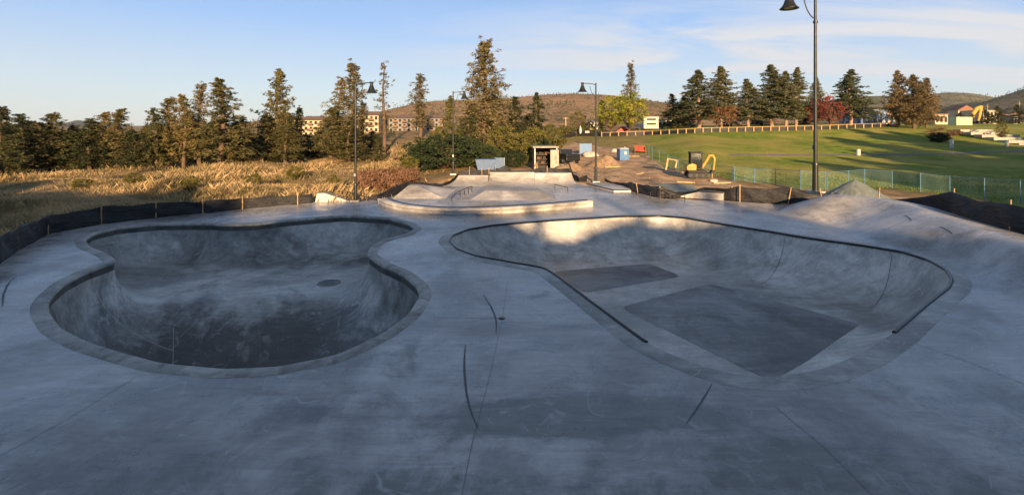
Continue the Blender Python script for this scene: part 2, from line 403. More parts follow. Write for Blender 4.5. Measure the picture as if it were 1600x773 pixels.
DECK = [(-17, -7), (-17.4, 8)] + [P(*q) for q in ((0, 412), (30, 390), (77, 364), (150, 350), (250, 338), (350, 328), (487, 316), (560, 314.5), (600, 306), (640, 292), (700, 281), (722, 276), (905, 276), (912, 287), (985, 299), (1040, 311), (1140, 314), (1232, 320.5), (1303, 323.5))]
DECK += [(18.2, 26.4), (18.5, 24.5), (18.5, 21.5), (17.7, 18.5), (17.0, 15), (16.5, 10), (15.9, 5), (15.2, -2), (15, -7)]
DECK = np.array(DECK)
def densify(poly, step, closed=True):
    out = []; n = len(poly)
    for i in range(n if closed else n - 1):
        a = np.array(poly[i]); b = np.array(poly[(i + 1) % n]); k = max(1, int(np.linalg.norm(b - a) / step))
        for t in range(k): out.append(a + (b - a) * t / k)
    if not closed: out.append(np.array(poly[-1]))
    return np.array(out)
def smooth_closed(pts, step=.1, sig=.22):
    p = densify(pts, .04); n = len(p)
    k = int(sig / .04 * 3); w = np.exp(-.5 * (np.arange(-k, k + 1) * .04 / sig) ** 2); w /= w.sum()
    q = sum(np.roll(p, -s, 0) * w[s + k] for s in range(-k, k + 1))
    L = np.r_[0, np.cumsum(np.linalg.norm(np.diff(np.vstack([q, q[:1]]), axis=0), axis=1))]
    m = int(L[-1] / step); t = np.arange(m) * L[-1] / m; qc = np.vstack([q, q[:1]])
    return np.c_[np.interp(t, L, qc[:, 0]), np.interp(t, L, qc[:, 1])], L[-1] / m
LB = [(181, 408), (166, 397), (137, 385), (131, 375), (145, 365), (186, 355.5), (248, 350), (323, 349.5), (360, 351.5), (400, 350), (445, 344.5), (536, 337), (607, 341), (640, 350), (650, 357), (636, 366), (598, 375), (580, 386), (576, 399), (598, 414), (631, 428), (654, 447), (659, 462), (640, 492), (598, 523), (528, 556), (433, 575), (350, 578.5), (248, 569), (186, 552), (137, 537), (91, 514), (73, 490), (71, 474), (81, 459), (103, 440), (137, 423)]
LBo, lstep = smooth_closed([P(*q) for q in LB], .1, .16)
RBo, rstep = smooth_closed([P(*q) for q in RB], .1, .16)
def normals_in(o):
    t = np.roll(o, -1, 0) - np.roll(o, 1, 0); t /= np.linalg.norm(t, axis=1)[:, None]
    n = np.c_[-t[:, 1], t[:, 0]]
    c = o + n * .02
    if inside(c[:, 0], c[:, 1], o).mean() < .5: n = -n
    for _ in range(3): n = (np.roll(n, 1, 0) + n * 2 + np.roll(n, -1, 0)); n /= np.linalg.norm(n, axis=1)[:, None]
    return n
NL, NR = normals_in(LBo), normals_in(RBo)

def cdt(points, loops):
    vs = [Vector((float(a), float(b))) for a, b in points]; es = []
    for s, n in loops: es += [(s + i, s + (i + 1) % n) for i in range(n)]
    v, e, f, *_ = delaunay_2d_cdt(vs, es, [], 0, 1e-5)
    return np.array([(p.x, p.y) for p in v]), np.array([t for t in f if len(t) == 3])

# ---- deck
def build_deck():
    outer = densify(DECK, .5)
    pts = [outer, LBo, RBo]
    gx, gy = np.meshgrid(np.arange(-17.5, 19, .33), np.arange(-7, 43, .33)); gx = gx.ravel(); gy = gy.ravel()
    ok = inside(gx, gy, DECK) & ~inside(gx, gy, LBo) & ~inside(gx, gy, RBo)
    gx, gy = gx[ok], gy[ok]
    ok = (seg_dist(gx, gy, DECK, True) > .15) & (seg_dist(gx, gy, LBo, True) > .12) & (seg_dist(gx, gy, RBo, True) > .12)
    allp = np.vstack(pts + [np.c_[gx[ok], gy[ok]]])
    v, f = cdt(allp, [(0, len(outer)), (len(outer), len(LBo)), (len(outer) + len(LBo), len(RBo))])
    c = v[f].mean(1)
    k = inside(c[:, 0], c[:, 1], outer) & ~inside(c[:, 0], c[:, 1], LBo) & ~inside(c[:, 0], c[:, 1], RBo)
    f = f[k]
    a = v[f]; cr = (a[:, 1, 0] - a[:, 0, 0]) * (a[:, 2, 1] - a[:, 0, 1]) - (a[:, 1, 1] - a[:, 0, 1]) * (a[:, 2, 0] - a[:, 0, 0])
    f[cr < 0] = f[cr < 0][:, ::-1]
    z = Zd(v[:, 0], v[:, 1]); V = np.c_[v, z]
    # skirt round the slab's outer edge
    n = len(outer); zo = Zd(outer[:, 0], outer[:, 1]); b = len(V)
    V = np.vstack([V, np.c_[outer, zo], np.c_[outer, zo - .9]])
    i = np.arange(n); j = (i + 1) % n
    f = np.vstack([f, np.c_[b + i, b + n + i, b + j], np.c_[b + j, b + n + i, b + n + j]])
    me = np_mesh('skate_deck', V, f, M['deck'], True)
    o = link('skate_deck', me); tag(o, 'grey trowelled concrete deck spreading round both bowls', None, None, 'structure')
    e = o.modifiers.new('es', 'EDGE_SPLIT'); e.split_angle = R(40)
    return o
deck = build_deck()

def strip_on(name, pixels, w, mat, parent, lift=.004, taper=True, zfun=None):
    zf = zfun or Zd
    pts = []
    for q in pixels:
        z = 0.0
        for _ in range(12):
            x, y = P(q[0], q[1], z); z = .5 * z + .5 * float(np.atleast_1d(zf(x, y))[0])
        pts.append((x, y))
    p = densify(np.array(pts), .12, False)
    if len(p) > 6:
        for _ in range(6): p[1:-1] = (p[:-2] + p[1:-1] * 2 + p[2:]) / 4
    t = np.gradient(p, axis=0); t /= np.linalg.norm(t, axis=1)[:, None] + 1e-9; n = np.c_[-t[:, 1], t[:, 0]]
    m = len(p); ww = w * (np.sin(np.linspace(.12, math.pi - .12, m)) ** .5 if taper else np.ones(m))
    a = p + n * ww[:, None] / 2; b = p - n * ww[:, None] / 2
    za = np.array([float(np.atleast_1d(zf(*q))[0]) for q in a]) + lift; zb = np.array([float(np.atleast_1d(zf(*q))[0]) for q in b]) + lift
    V = np.vstack([np.c_[a, za], np.c_[b, zb]]); i = np.arange(m - 1)
    me = np_mesh(name, V, np.c_[i, i + 1, m + i + 1, m + i][:, ::-1], mat)
    return link(name, me, parent)
for s, w in ((((727, 538), (725, 570), (728, 612), (736, 648), (747, 668)), .042), (((755, 460), (768, 480), (776, 500), (775, 522)), .04), (((4, 479), (5, 461), (12, 444), (23, 433)), .05),
             (((1112, 600), (1098, 625), (1072, 662)), .03), (((1412, 336), (1420, 339), (1424, 345)), .05), (((1468, 354), (1480, 358), (1488, 366)), .06), (((35, 430), (42, 428)), .03)):
    strip_on('skid_mark', s, w, M['skid'], deck)
for s, w in ((((793, 440), (785, 497), (767, 580), (738, 690), (720, 780)), .009), (((0, 712), (110, 652), (210, 590)), .008), (((1404, 528), (1500, 560), (1610, 604)), .012),
             (((1212, 636), (1290, 700), (1370, 780)), .009), (((1185, 350), (1300, 360), (1400, 376), (1490, 400), (1560, 430), (1605, 452)), .014),
             (((690, 497), (785, 497)), .01), (((545, 316), (560, 330), (600, 336)), .02)):
    strip_on('joint_line', s, w, M['joint'], deck, taper=False)
mb = MB(); x, y = P(784, 497); mb.lathe([(0, .012), (.07, .012), (.085, .004)], (x, y, 0), 16); mb.build('drain_cover', M['steel_black'], deck)

# ---- bowls
BZ = {}
def basin_mesh(name, o, nrm, depth, rad, phi, ztop, mat, parent, grid=.10):
    ds = [.03, .08, .15, .24, .34]
    rings = [o] + [o + nrm * d for d in ds]
    mn, mx = o.min(0), o.max(0)
    gx, gy = np.meshgrid(np.arange(mn[0], mx[0], grid), np.arange(mn[1], mx[1], grid)); gx = gx.ravel(); gy = gy.ravel()
    k = inside(gx, gy, o); gx, gy = gx[k], gy[k]; k = seg_dist(gx, gy, o, True) > .40
    v, f = cdt(np.vstack(rings + [np.c_[gx[k], gy[k]]]), [(0, len(o))])
    c = v[f].mean(1); f = f[inside(c[:, 0], c[:, 1], o)]
    a = v[f]; cr = (a[:, 1, 0] - a[:, 0, 0]) * (a[:, 2, 1] - a[:, 0, 1]) - (a[:, 1, 1] - a[:, 0, 1]) * (a[:, 2, 0] - a[:, 0, 0])
    f[cr < 0] = f[cr < 0][:, ::-1]
    def zfun(x, y):
        x = np.atleast_1d(x).astype(float); y = np.atleast_1d(y).astype(float); d_ = seg_dist(x, y, o, True); D_ = depth(x, y) - ztop
        R_ = D_ / (1 - math.cos(phi)); t_ = np.clip(rad * R_ * math.sin(phi) - d_, 0, None) / rad
        return -ztop - (D_ - (R_ - np.sqrt(np.maximum(R_ * R_ - t_ * t_, 0))))
    BZ[mat.name] = zfun
    d = seg_dist(v[:, 0], v[:, 1], o, True)
    Dp = depth(v[:, 0], v[:, 1]) - ztop
    Rr = rad * Dp / (1 - math.cos(phi)); W = Rr * math.sin(phi) if False else rad * Dp / (1 - math.cos(phi)) * math.sin(phi)
    t = np.clip(W - d, 0, None)
    # ellipse-like transition: full drop at d >= W
    Ra = Dp / (1 - math.cos(phi)); ta = t / rad
    drop = Dp - (Ra - np.sqrt(np.maximum(Ra * Ra - ta * ta, 0)))
    return link(name, np_mesh(name, np.c_[v, -ztop - drop], f, mat, True), parent)
def coping_ring(name, o, nrm, step, w, prof, mat, parent):
    n = len(o); V = []; U = []
    q = [(w, .0), (w - .012, .012), (-.035, .012)] if prof == 'flat' else [(w, .0), (w - .015, .016), (.02, .022), (-.03, .012), (-.055, -.02), (-.055, -.06), (-.02, -.10), (.01, -.105)]
    for k, (d, z) in enumerate(q):
        V.append(np.c_[o - nrm * d, np.full(n, z)]); U.append(np.c_[np.arange(n) * step, np.full(n, k * .1)])
    V = np.vstack(V); U = np.vstack(U); i = np.arange(n); j = (i + 1) % n; fs = []
    for k in range(len(q) - 1): fs.append(np.c_[k * n + i, (k + 1) * n + i, (k + 1) * n + j, k * n + j])
    f = np.vstack(fs)
    # orient upwards
    a = V[f[0]]; nn = np.cross(a[1] - a[0], a[2] - a[0])
    if np.cross(V[f[n]][1] - V[f[n]][0], V[f[n]][2] - V[f[n]][0])[2] < 0: f = f[:, ::-1]
    o2 = link(name, np_mesh(name, V, f, mat, True, uv=U), parent)
    e = o2.modifiers.new('es', 'EDGE_SPLIT'); e.split_angle = R(50); return o2

pool = thing('skate_bowl', 'deep peanut-shaped concrete pool bowl with dark band under its block coping', 'skate bowl')
dl = lambda x, y: 1.55 + 1.85 * (1 - sm01((y - 14.3 + .10 * (x + 7.5) ** 2 * .35) / 3.0))
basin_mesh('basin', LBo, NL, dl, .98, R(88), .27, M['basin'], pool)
coping_ring('coping', LBo, NL, lstep, .28, 'bull', M['blocks'], pool)
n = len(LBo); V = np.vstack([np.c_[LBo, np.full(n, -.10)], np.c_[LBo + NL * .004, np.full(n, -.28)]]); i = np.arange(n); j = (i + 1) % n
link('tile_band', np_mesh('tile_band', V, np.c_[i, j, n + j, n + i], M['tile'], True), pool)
mb = MB(); x, y = P(514, 442, -1.55); mb.lathe([(0, .02), (.36, .02), (.42, .012), (.44, .002)], (x, y, -1.55), 28); mb.build('drain_cover', M['slab'], pool)

bowl2 = thing('skate_bowl', 'shallow wedge-shaped concrete bowl with black steel coping and dark floor slabs', 'skate bowl')
dr = lambda x, y: np.full(np.shape(x), 1.6)
basin_mesh('basin', RBo, NR, dr, 1.0, R(72), .02, M['basin_light'], bowl2)
coping_ring('coping_border', RBo, NR, rstep, .40, 'flat', M['coping_band'], bowl2)
def arc_range(o, a, b):
    ia = int(np.argmin(((o - np.array(a)) ** 2).sum(1))); ib = int(np.argmin(((o - np.array(b)) ** 2).sum(1)))
    return ia, ib
ia, ib = arc_range(RBo, P(1007, 536), P(1400, 521))
nn = len(RBo); fw = (ib - ia) % nn; bw = (ia - ib) % nn
idx = [(ia + k) % nn for k in range(fw + 1)] if fw > bw else [(ia - k) % nn for k in range(bw + 1)]
MB().tube([(RBo[k][0] + NR[k][0] * .03, RBo[k][1] + NR[k][1] * .03, .012) for k in idx], .042, 8).build('steel_coping', M['steel_black'], bowl2)
def slab_on(pix, z, name, parent, rr=.5):
    o, _ = smooth_closed([P(a, b, z) for a, b in pix], .15, rr * .5)
    mb = MB(); mb.add([(p[0], p[1], z + .005) for p in o], [tuple(range(len(o)))])
    ob = mb.build(name, M['slab'], parent)
    if ob.data.polygons[0].normal.z < 0: ob.data.flip_normals()
slab_on([(968, 480), (1110, 443), (1358, 510), (1205, 596)], -1.6, 'floor_slab', bowl2)
def seam(a, b, zf, parent, mat, w=.014, bend=0.0, lift=.012):
    A, B = np.array(a), np.array(b); nrm_ = np.array([-(B - A)[1], (B - A)[0]]); tt = np.linspace(0, 1, 50)
    p = A + (B - A) * tt[:, None] + nrm_ * (bend * np.sin(tt * math.pi))[:, None]
    t = np.gradient(p, axis=0); t /= np.linalg.norm(t, axis=1)[:, None]; n_ = np.c_[-t[:, 1], t[:, 0]] * w / 2
    q1, q2 = p + n_, p - n_; V = np.vstack([np.c_[q1, zf(q1[:, 0], q1[:, 1]) + lift], np.c_[q2, zf(q2[:, 0], q2[:, 1]) + lift]]); i = np.arange(49)
    link('joint_line', np_mesh('joint_line', V, np.c_[i, i + 1, 50 + i + 1, 50 + i][:, ::-1], mat), parent)
z2 = BZ['pale basin concrete']; z1 = BZ['basin concrete']
for fr in ((1220, 368), (1392, 392), (960, 339)):
    a_ = np.array(P(*fr)); k_ = int(np.argmin(((RBo - a_) ** 2).sum(1))); seam(RBo[k_] + NR[k_] * .05, RBo[k_] + NR[k_] * 2.3, z2, bowl2, M['joint'], .016, .02)
pale = simple('pale grout line', (.5, .5, .48), .7, 0, .15, 9)
for fr, to in (((330, 349.5), 1.9), ((480, 341), 1.7), ((655, 450), 2.6), ((150, 419), 2.4), ((85, 500), 2.4)):
    a_ = np.array(P(*fr)); k_ = int(np.argmin(((LBo - a_) ** 2).sum(1))); seam(LBo[k_] + NL[k_] * .05, LBo[k_] + NL[k_] * to, z1, pool, pale, .014, .03)
seam((-11.0, 15.8), (-9.4, 11.6), z1, pool, pale, .02, .08); seam((-6.2, 18.5), (-12.5, 17.8), z1, pool, pale, .016, -.06)
slab_on([(862, 424), (1015, 412), (1066, 432), (912, 458)], -1.6, 'floor_slab', bowl2)

# ------------------------------------------------------------------ ramps, ledges, rails
def wpts(pix, z=0): return [P(a, b, z) for a, b in pix]
# long curved ledge
front = densify(np.array(wpts([(590, 319), (600, 324), (621, 330), (660, 335), (705, 337), (765, 335.5), (840, 331), (927, 323)])), .25, False)
for _ in range(8): front[1:-1] = (front[:-2] + front[1:-1] * 2 + front[2:]) / 4
t = np.gradient(front, axis=0); t /= np.linalg.norm(t, axis=1)[:, None]; nb = np.c_[-t[:, 1], t[:, 0]]
if nb[len(nb) // 2][1] < 0: nb = -nb
led = thing('curved_ledge', 'long low curved concrete ledge bending across the middle of the park', 'ledge')
def band(pl, nb, w0, w1, z0, z1, name, mat, parent, bev=.015):
    a = pl + nb * w0; b = pl + nb * w1; m = len(a)
    V = np.vstack([np.c_[a, np.full(m, z0)], np.c_[a, np.full(m, z1)], np.c_[b, np.full(m, z1)], np.c_[b, np.full(m, z0)]])
    i = np.arange(m - 1); fs = np.vstack([np.c_[k * m + i, ((k + 1) % 4) * m + i, ((k + 1) % 4) * m + i + 1, k * m + i + 1] for k in range(4)] + [np.array([[0, m, 2 * m, 3 * m], [m - 1, 4 * m - 1, 3 * m - 1, 2 * m - 1]])])
    o = link(name, np_mesh(name, V, fs, mat), parent); return o
band(front, nb, .03, .60, -.05, .18, 'ledge_base', M['ramp'], led)
band(front, nb, 0, .62, .18, .31, 'ledge_cap', M['ramp'], led)
band(front, nb, .58, .64, .26, .325, 'steel_edge', M['steel_black'], led)

def poly_thing(name, label, cat, verts, faces, mat, group=None, bev=.02):
    o = MB().add(verts, faces).build(name, mat, None, bev); tag(o, label, cat, group); return o
# frustum helper (front Y0 foot, Y1 top-front, Y2 top-back, Y3 foot-back)
def frustum(name, label, xs0, xs1, Y, z, cat):
    (a0, b0), (a1, b1) = xs0, xs1; Y0, Y1, Y2, Y3 = Y
    vs = [(a0, Y0, -.03), (b0, Y0, -.03), (b0 + .2, Y3, -.03), (a0 - .2, Y3, -.03), (a1, Y1, z), (b1, Y1, z), (b1, Y2, z), (a1, Y2, z)]
    return poly_thing(name, label, cat, vs, [(0, 1, 5, 4), (1, 2, 6, 5), (2, 3, 7, 6), (3, 0, 4, 7), (4, 5, 6, 7)], M['ramp'])
frustum('pyramid_ramp', 'small pale pyramid hump in front of the black silt fabric', (xat(611, 29.5), xat(697, 29.5)), (xat(638, 31.3), xat(653, 31.3)), (29.5, 31.3, 31.9, 34), .60, 'ramp')
frustum('funbox', 'wide low funbox with flat top behind the curved ledge', (xat(732, 28.9), xat(872, 28.9)), (xat(757, 30.5), xat(843, 30.5)), (28.9, 30.5, 33, 34.6), .36, 'funbox')

def quarter(name, label, px0t, px1t, pyt, px0f, px1f, Yf, Yt, zt):
    n = 10; vs = []; 
    for i in range(n + 1):
        s = i / n; Y = Yf + (Yt - Yf) * s; ang = s
        z = zt * (1 - math.sqrt(max(0, 1 - (s * .93) ** 2))) / (1 - math.sqrt(1 - .93 ** 2))
        a = xat(px0f, Yf) + (xat(px0t, Yt) - xat(px0f, Yf)) * s; b = xat(px1f, Yf) + (xat(px1t, Yt) - xat(px1f, Yf)) * s
        vs += [(a, Y, z + .003), (b, Y, z + .003)]
    xa, xb = xat(px0t, Yt), xat(px1t, Yt)
    fs = [(2 * i, 2 * i + 1, 2 * i + 3, 2 * i + 2) for i in range(n)]
    k = len(vs); vs += [(xa, Yt + .9, zt), (xb, Yt + .9, zt), (xa, Yt + .9, -.4), (xb, Yt + .9, -.4), (xa, Yf + .2, -.4), (xb, Yf + .2, -.4)]
    fs += [(2 * n, 2 * n + 1, k + 1, k), (k, k + 1, k + 3, k + 2)]
    fs += [tuple([2 * i for i in range(n + 1)][::-1] + [k + 4, k + 2, k])[::-1], tuple([2 * i + 1 for i in range(n + 1)] + [k + 1, k + 3, k + 5])]
    o = thing(name, label, 'ramp', (0, 0, 0))
    MB().add(vs, fs).build('ramp_face', M['ramp'], o)
    MB().cyl((xa, Yt, zt + .01), (xb, Yt, zt + .01), .03, n=8).build('steel_coping', M['greymetal'], o)
    return o
quarter('quarter_pipe', 'leftmost lower quarter pipe of the back row, with a flared left wing', 716, 763, 275, 690, 760, 35.4, 37.2, .58)
quarter('quarter_pipe', 'taller middle quarter pipe of the back row in front of the silt fabric', 765.5, 835, 270, 760, 835, 36.0, 37.9, .76)
quarter('quarter_pipe', 'right-hand quarter pipe of the back row, nearest the open storage shed', 835.5, 893, 272, 835.5, 906, 36.2, 37.9, .70)

def wedge():
    a = P(492, 315.5); b = P(549, 314.6); L = math.hypot(b[0] - a[0], b[1] - a[1]); ang = math.atan2(b[1] - a[1], b[0] - a[0])
    o = thing('wedge_ledge', 'pale triangular wedge ledge with black edge beside the left lamp post', 'ledge', (a[0], a[1], 0), ang)
    MB().side([(0, -.03), (L, -.03), (.55, .52), (0.12, .52)], 0, .5).build('ledge_body', M['ramp'], o, .01)
    m = MB(); h = [(.10, .52), (.55, .52), (L, .0)]
    for y in (0.0, .5): m.tube([(p[0], y, p[1] + .012) for p in h], .03, 6)
    m.build('steel_edge', M['steel_black'], o); return o
wedge()
def rail(name, label, tops, posts, r=.024, zb=0.0):
    o = thing(name, label, 'grind rail', (tops[0][0], tops[0][1], 0)); ox, oy = tops[0][0], tops[0][1]
    MB().tube([(p[0] - ox, p[1] - oy, p[2]) for p in tops], r, 8).build('rail_bar', M['steel_black'], o)
    for p in posts: MB().cyl((p[0] - ox, p[1] - oy, zb), (p[0] - ox, p[1] - oy, p[2]), r * .9, n=8).build('post', M['steel_black'], o)
    return o
def wp(px, py, z): x, y = P(px, py); return (x, y, z)
rail('sloping_rail', 'black sloping handrail between the wedge ledge and the curved ledge', [wp(542, 315, .60), wp(590, 315, .08)], [wp(542, 315, .60), wp(562, 315, .38)], .028)
tp = [wp(706, 315, .27), wp(712, 311, .36), wp(719, 307.5, .38), wp(726, 304.5, .38), wp(732, 302, .38), wp(737.5, 300, .38)]
rail('handrail', 'short black curved handrail with five posts left of the funbox', tp, [tp[0]] + tp[2:], .028)
tp = [wp(867, 294, .25), wp(887, 299, .26)]
rail('grind_rail', 'short flat black grind rail standing alone right of the funbox', tp, tp, .026)
tp = [wp(1016, 312, .50), wp(1031, 311, .66), wp(1046, 311.5, .50), wp(1058, 313.5, .42), wp(1070, 315.5, .46)]
o = rail('stair_rail', 'long black handrail with five posts in front of the grey tarp', tp, tp, .026)
MB().tube([(p[0] - tp[0][0], p[1] - tp[0][1], p[2] * .55) for p in tp], .016, 6).build('mid_bar', M['steel_black'], o)

def pad():
    q = wpts([(917, 289.5), (959, 300), (986, 300), (984, 294.5), (935, 287.5)])
    o = thing('manual_pad', 'low flat concrete pad with dark edge at the foot of the middle-right lamp', 'ledge')
    MB().prism(q, -.3, .13).build('pad_body', M['ramp'], o)
    MB().tube([(p[0], p[1], .13) for p in q[:3]], .035, 6).build('steel_edge', M['steel_black'], o)
pad()
def ledge_r():
    a = P(1058, 307.5); b = P(1130, 312.5); L = math.hypot(b[0] - a[0], b[1] - a[1]); ang = math.atan2(b[1] - a[1], b[0] - a[0])
    o = thing('wedge_ledge', 'pale ledge with sloping left end and black top edge, left of the wooden stakes', 'ledge', (a[0], a[1], 0), ang)
    MB().side([(0, -.03), (L, -.03), (L, .42), (1.25, .42), (0, .02)], 0, .62).build('ledge_body', M['ramp'], o, .01)
    m = MB()
    m.tube([(0, 0, .03), (1.25, 0, .43), (L, 0, .43)], .035, 6); m.tube([(0, .62, .03), (1.25, .62, .43), (L, .62, .43)], .035, 6)
    m.build('steel_edge', M['steel_black'], o)
ledge_r()

# ------------------------------------------------------------------ ground sheet
def sgrid(lo, hi, c, d0, grow):
    out = [c]; d = d0; v = c
    while v < hi: v += d; out.append(v); d *= grow
    d = d0; v = c
    while v > lo: v -= d; out.insert(0, v); d *= grow
    return np.array(out)
gx = sgrid(-6000, 6000, 0, .45, 1.018); gy = sgrid(-500, 6000, 30, .38, 1.018)
X, Y = np.meshgrid(gx, gy); xf, yf = X.ravel(), Y.ravel()
zf = Zt(xf, yf)
ind = inside(xf, yf, DECK)
dd = np.zeros(len(xf)); dd[ind] = seg_dist(xf[ind], yf[ind], DECK, True)
zf = np.where(ind, zf - sm01((dd - .6) / 1.2) * 4.2, zf)
# ground swells up under the raised bank on the right
bd = seg_dist(xf, yf, CREST); zf = np.where(~ind, zf + np.clip(1 - bd / 5.0, 0, 1) * .6 * (yf < 30), zf)
pxf = CX + F * xf / np.maximum(yf, 1); 
rng = np.random.default_rng(3)
zc = zf + rng.normal(0, .012, len(zf)) * (np.abs(yf) < 90)
pyf = HZ + F * (H - zf) / np.maximum(yf, 1)
# surface zones
dirt_poly = [(868, 234), (900, 222), (960, 232), (1012, 242), (1042, 262), (1075, 270), (1140, 284), (1180, 292), (1225, 300), (1300, 308), (1400, 305), (1600, 345), (1700, 420), (1500, 420), (1250, 330), (1000, 320), (905, 290), (880, 300), (700, 300), (640, 300), (690, 285), (730, 270), (830, 262)]
inf_ = yf > 3
dm = inside(pxf, pyf, dirt_poly) & inf_
fl = [(1015, 222), (1040, 246), (1065, 264), (1140, 280), (1212, 288), (1250, 294), (1291, 297), (1394, 294), (1437, 300), (1536, 312), (1600, 326), (1900, 420), (3000, 420), (3000, 150), (1015, 150)]
lawn = (inside(pxf, pyf, fl) & inf_) | ((pxf > 2400) & (yf > 8)) | ((xf > 25) & (yf < 14))
lawn2 = inside(pxf, pyf, [(975, 238), (1015, 222), (1068, 266), (1050, 268), (985, 252)]) & inf_
lawn3 = inside(pxf, pyf, [(860, 212), (1015, 206), (1015, 222), (960, 230), (900, 226)]) & inf_
bare = inside(pxf, pyf, [(1120, 262), (1300, 272), (1300, 290), (1150, 282)]) & inf_
A_d = dm.astype(float); A_l = np.clip(lawn * 1.0 + lawn2 * .8 + lawn3 * .45 - bare * .35, 0, 1)
far = (yf > 100) & (pxf < 1050); A_l[far & lawn] = .5
def m_ground():
    m, nt, b = newmat('ground surface')
    v = worldpos(nt)
    ad = nt.nodes.new('ShaderNodeAttribute'); ad.attribute_name = 'dirt'; al = nt.nodes.new('ShaderNodeAttribute'); al.attribute_name = 'lawn'
    n1 = noise(nt, v, .12, 6, .6); n2 = noise(nt, v, .9, 6, .65); n3 = noise(nt, v, 9, 5, .7)
    field = ramp(nt, n2, [(.3, (.13, .095, .045)), (.5, (.27, .185, .085)), (.7, (.40, .27, .14))])
    field = mix(nt, ramp(nt, n1, [(.52, 0.0), (.6, .5)]), field, (.08, .09, .025))
    dirt = ramp(nt, n2, [(.36, (.26, .17, .10)), (.5, (.44, .30, .18)), (.64, (.56, .41, .27))])
    dirt = mix(nt, .7, dirt, ramp(nt, n3, [(.3, .7), (.7, 1.15)]), 'MULTIPLY')
    g = ramp(nt, n2, [(.38, (.10, .155, .012)), (.5, (.155, .22, .02)), (.62, (.23, .27, .035))])
    g = mix(nt, ramp(nt, noise(nt, v, .10, 7, .65, .5), [(.42, 0.0), (.60, .8)]), g, (.36, .30, .075))
    g = mix(nt, .8, g, ramp(nt, n3, [(.38, .6), (.62, 1.25)]), 'MULTIPLY')
    g = mix(nt, ramp(nt, noise(nt, v, .45, 8, .8, 1.0), [(.58, 0.0), (.66, .7)]), g, (.33, .25, .12))
    e = math_(nt, 'MULTIPLY', math_(nt, 'SUBTRACT', n2, .5), 1.3)
    fl_ = math_(nt, 'ADD', al.outputs['Fac'], e, clamp=True); fd = math_(nt, 'ADD', ad.outputs['Fac'], e, clamp=True)
    col = mix(nt, ramp(nt, fl_, [(.35, 0.0), (.65, 1.0)]), field, g)
    col = mix(nt, ramp(nt, fd, [(.35, 0.0), (.65, 1.0)]), col, dirt)
    nt.links.new(col, b.inputs['Base Color']); b.inputs['Roughness'].default_value = .95; b.inputs['Specular IOR Level'].default_value = .15
    bump(nt, b, mix(nt, .4, n2, n3), .12, .7); return m
ny, nx = X.shape; ii = (np.arange(ny - 1)[:, None] * nx + np.arange(nx - 1)[None, :]).ravel()
gme = np_mesh('ground', np.c_[xf, yf, zc], np.c_[ii, ii + 1, ii + nx + 1, ii + nx], m_ground(), True, {'dirt': A_d, 'lawn': A_l})
tag(link('ground', gme), None, None, None, 'structure')

# lawn footpath
def path_strip(name, pix, w, mat, lift=.03):
    pts = np.array([ray(a, b, Zt, 25)[:2] for a, b in pix]); p = densify(pts, 1.0, False)
    for _ in range(15): p[1:-1] = (p[:-2] + p[1:-1] * 2 + p[2:]) / 4
    t = np.gradient(p, axis=0); t /= np.linalg.norm(t, axis=1)[:, None]; n = np.c_[-t[:, 1], t[:, 0]]
    V = []; m = len(p)
    for s in (-.5, -.25, 0, .25, .5):
        q = p + n * w * s; V.append(np.c_[q, Zt(q[:, 0], q[:, 1]) + lift])
    V = np.vstack(V); i = np.arange(m - 1)
    f = np.vstack([np.c_[k * m + i, k * m + i + 1, (k + 1) * m + i + 1, (k + 1) * m + i] for k in range(4)])[:, ::-1]
    o = link(name, np_mesh(name, V, f, mat, True)); tag(o, None, None, None, 'structure'); return o
path_strip('footpath', [(1140, 243), (1200, 242.5), (1300, 242), (1400, 242), (1500, 240), (1570, 237), (1650, 234), (1800, 231)], 1.1, simple('asphalt path', (.16, .15, .14), .9, 0, .2, 2))
exec_after = []

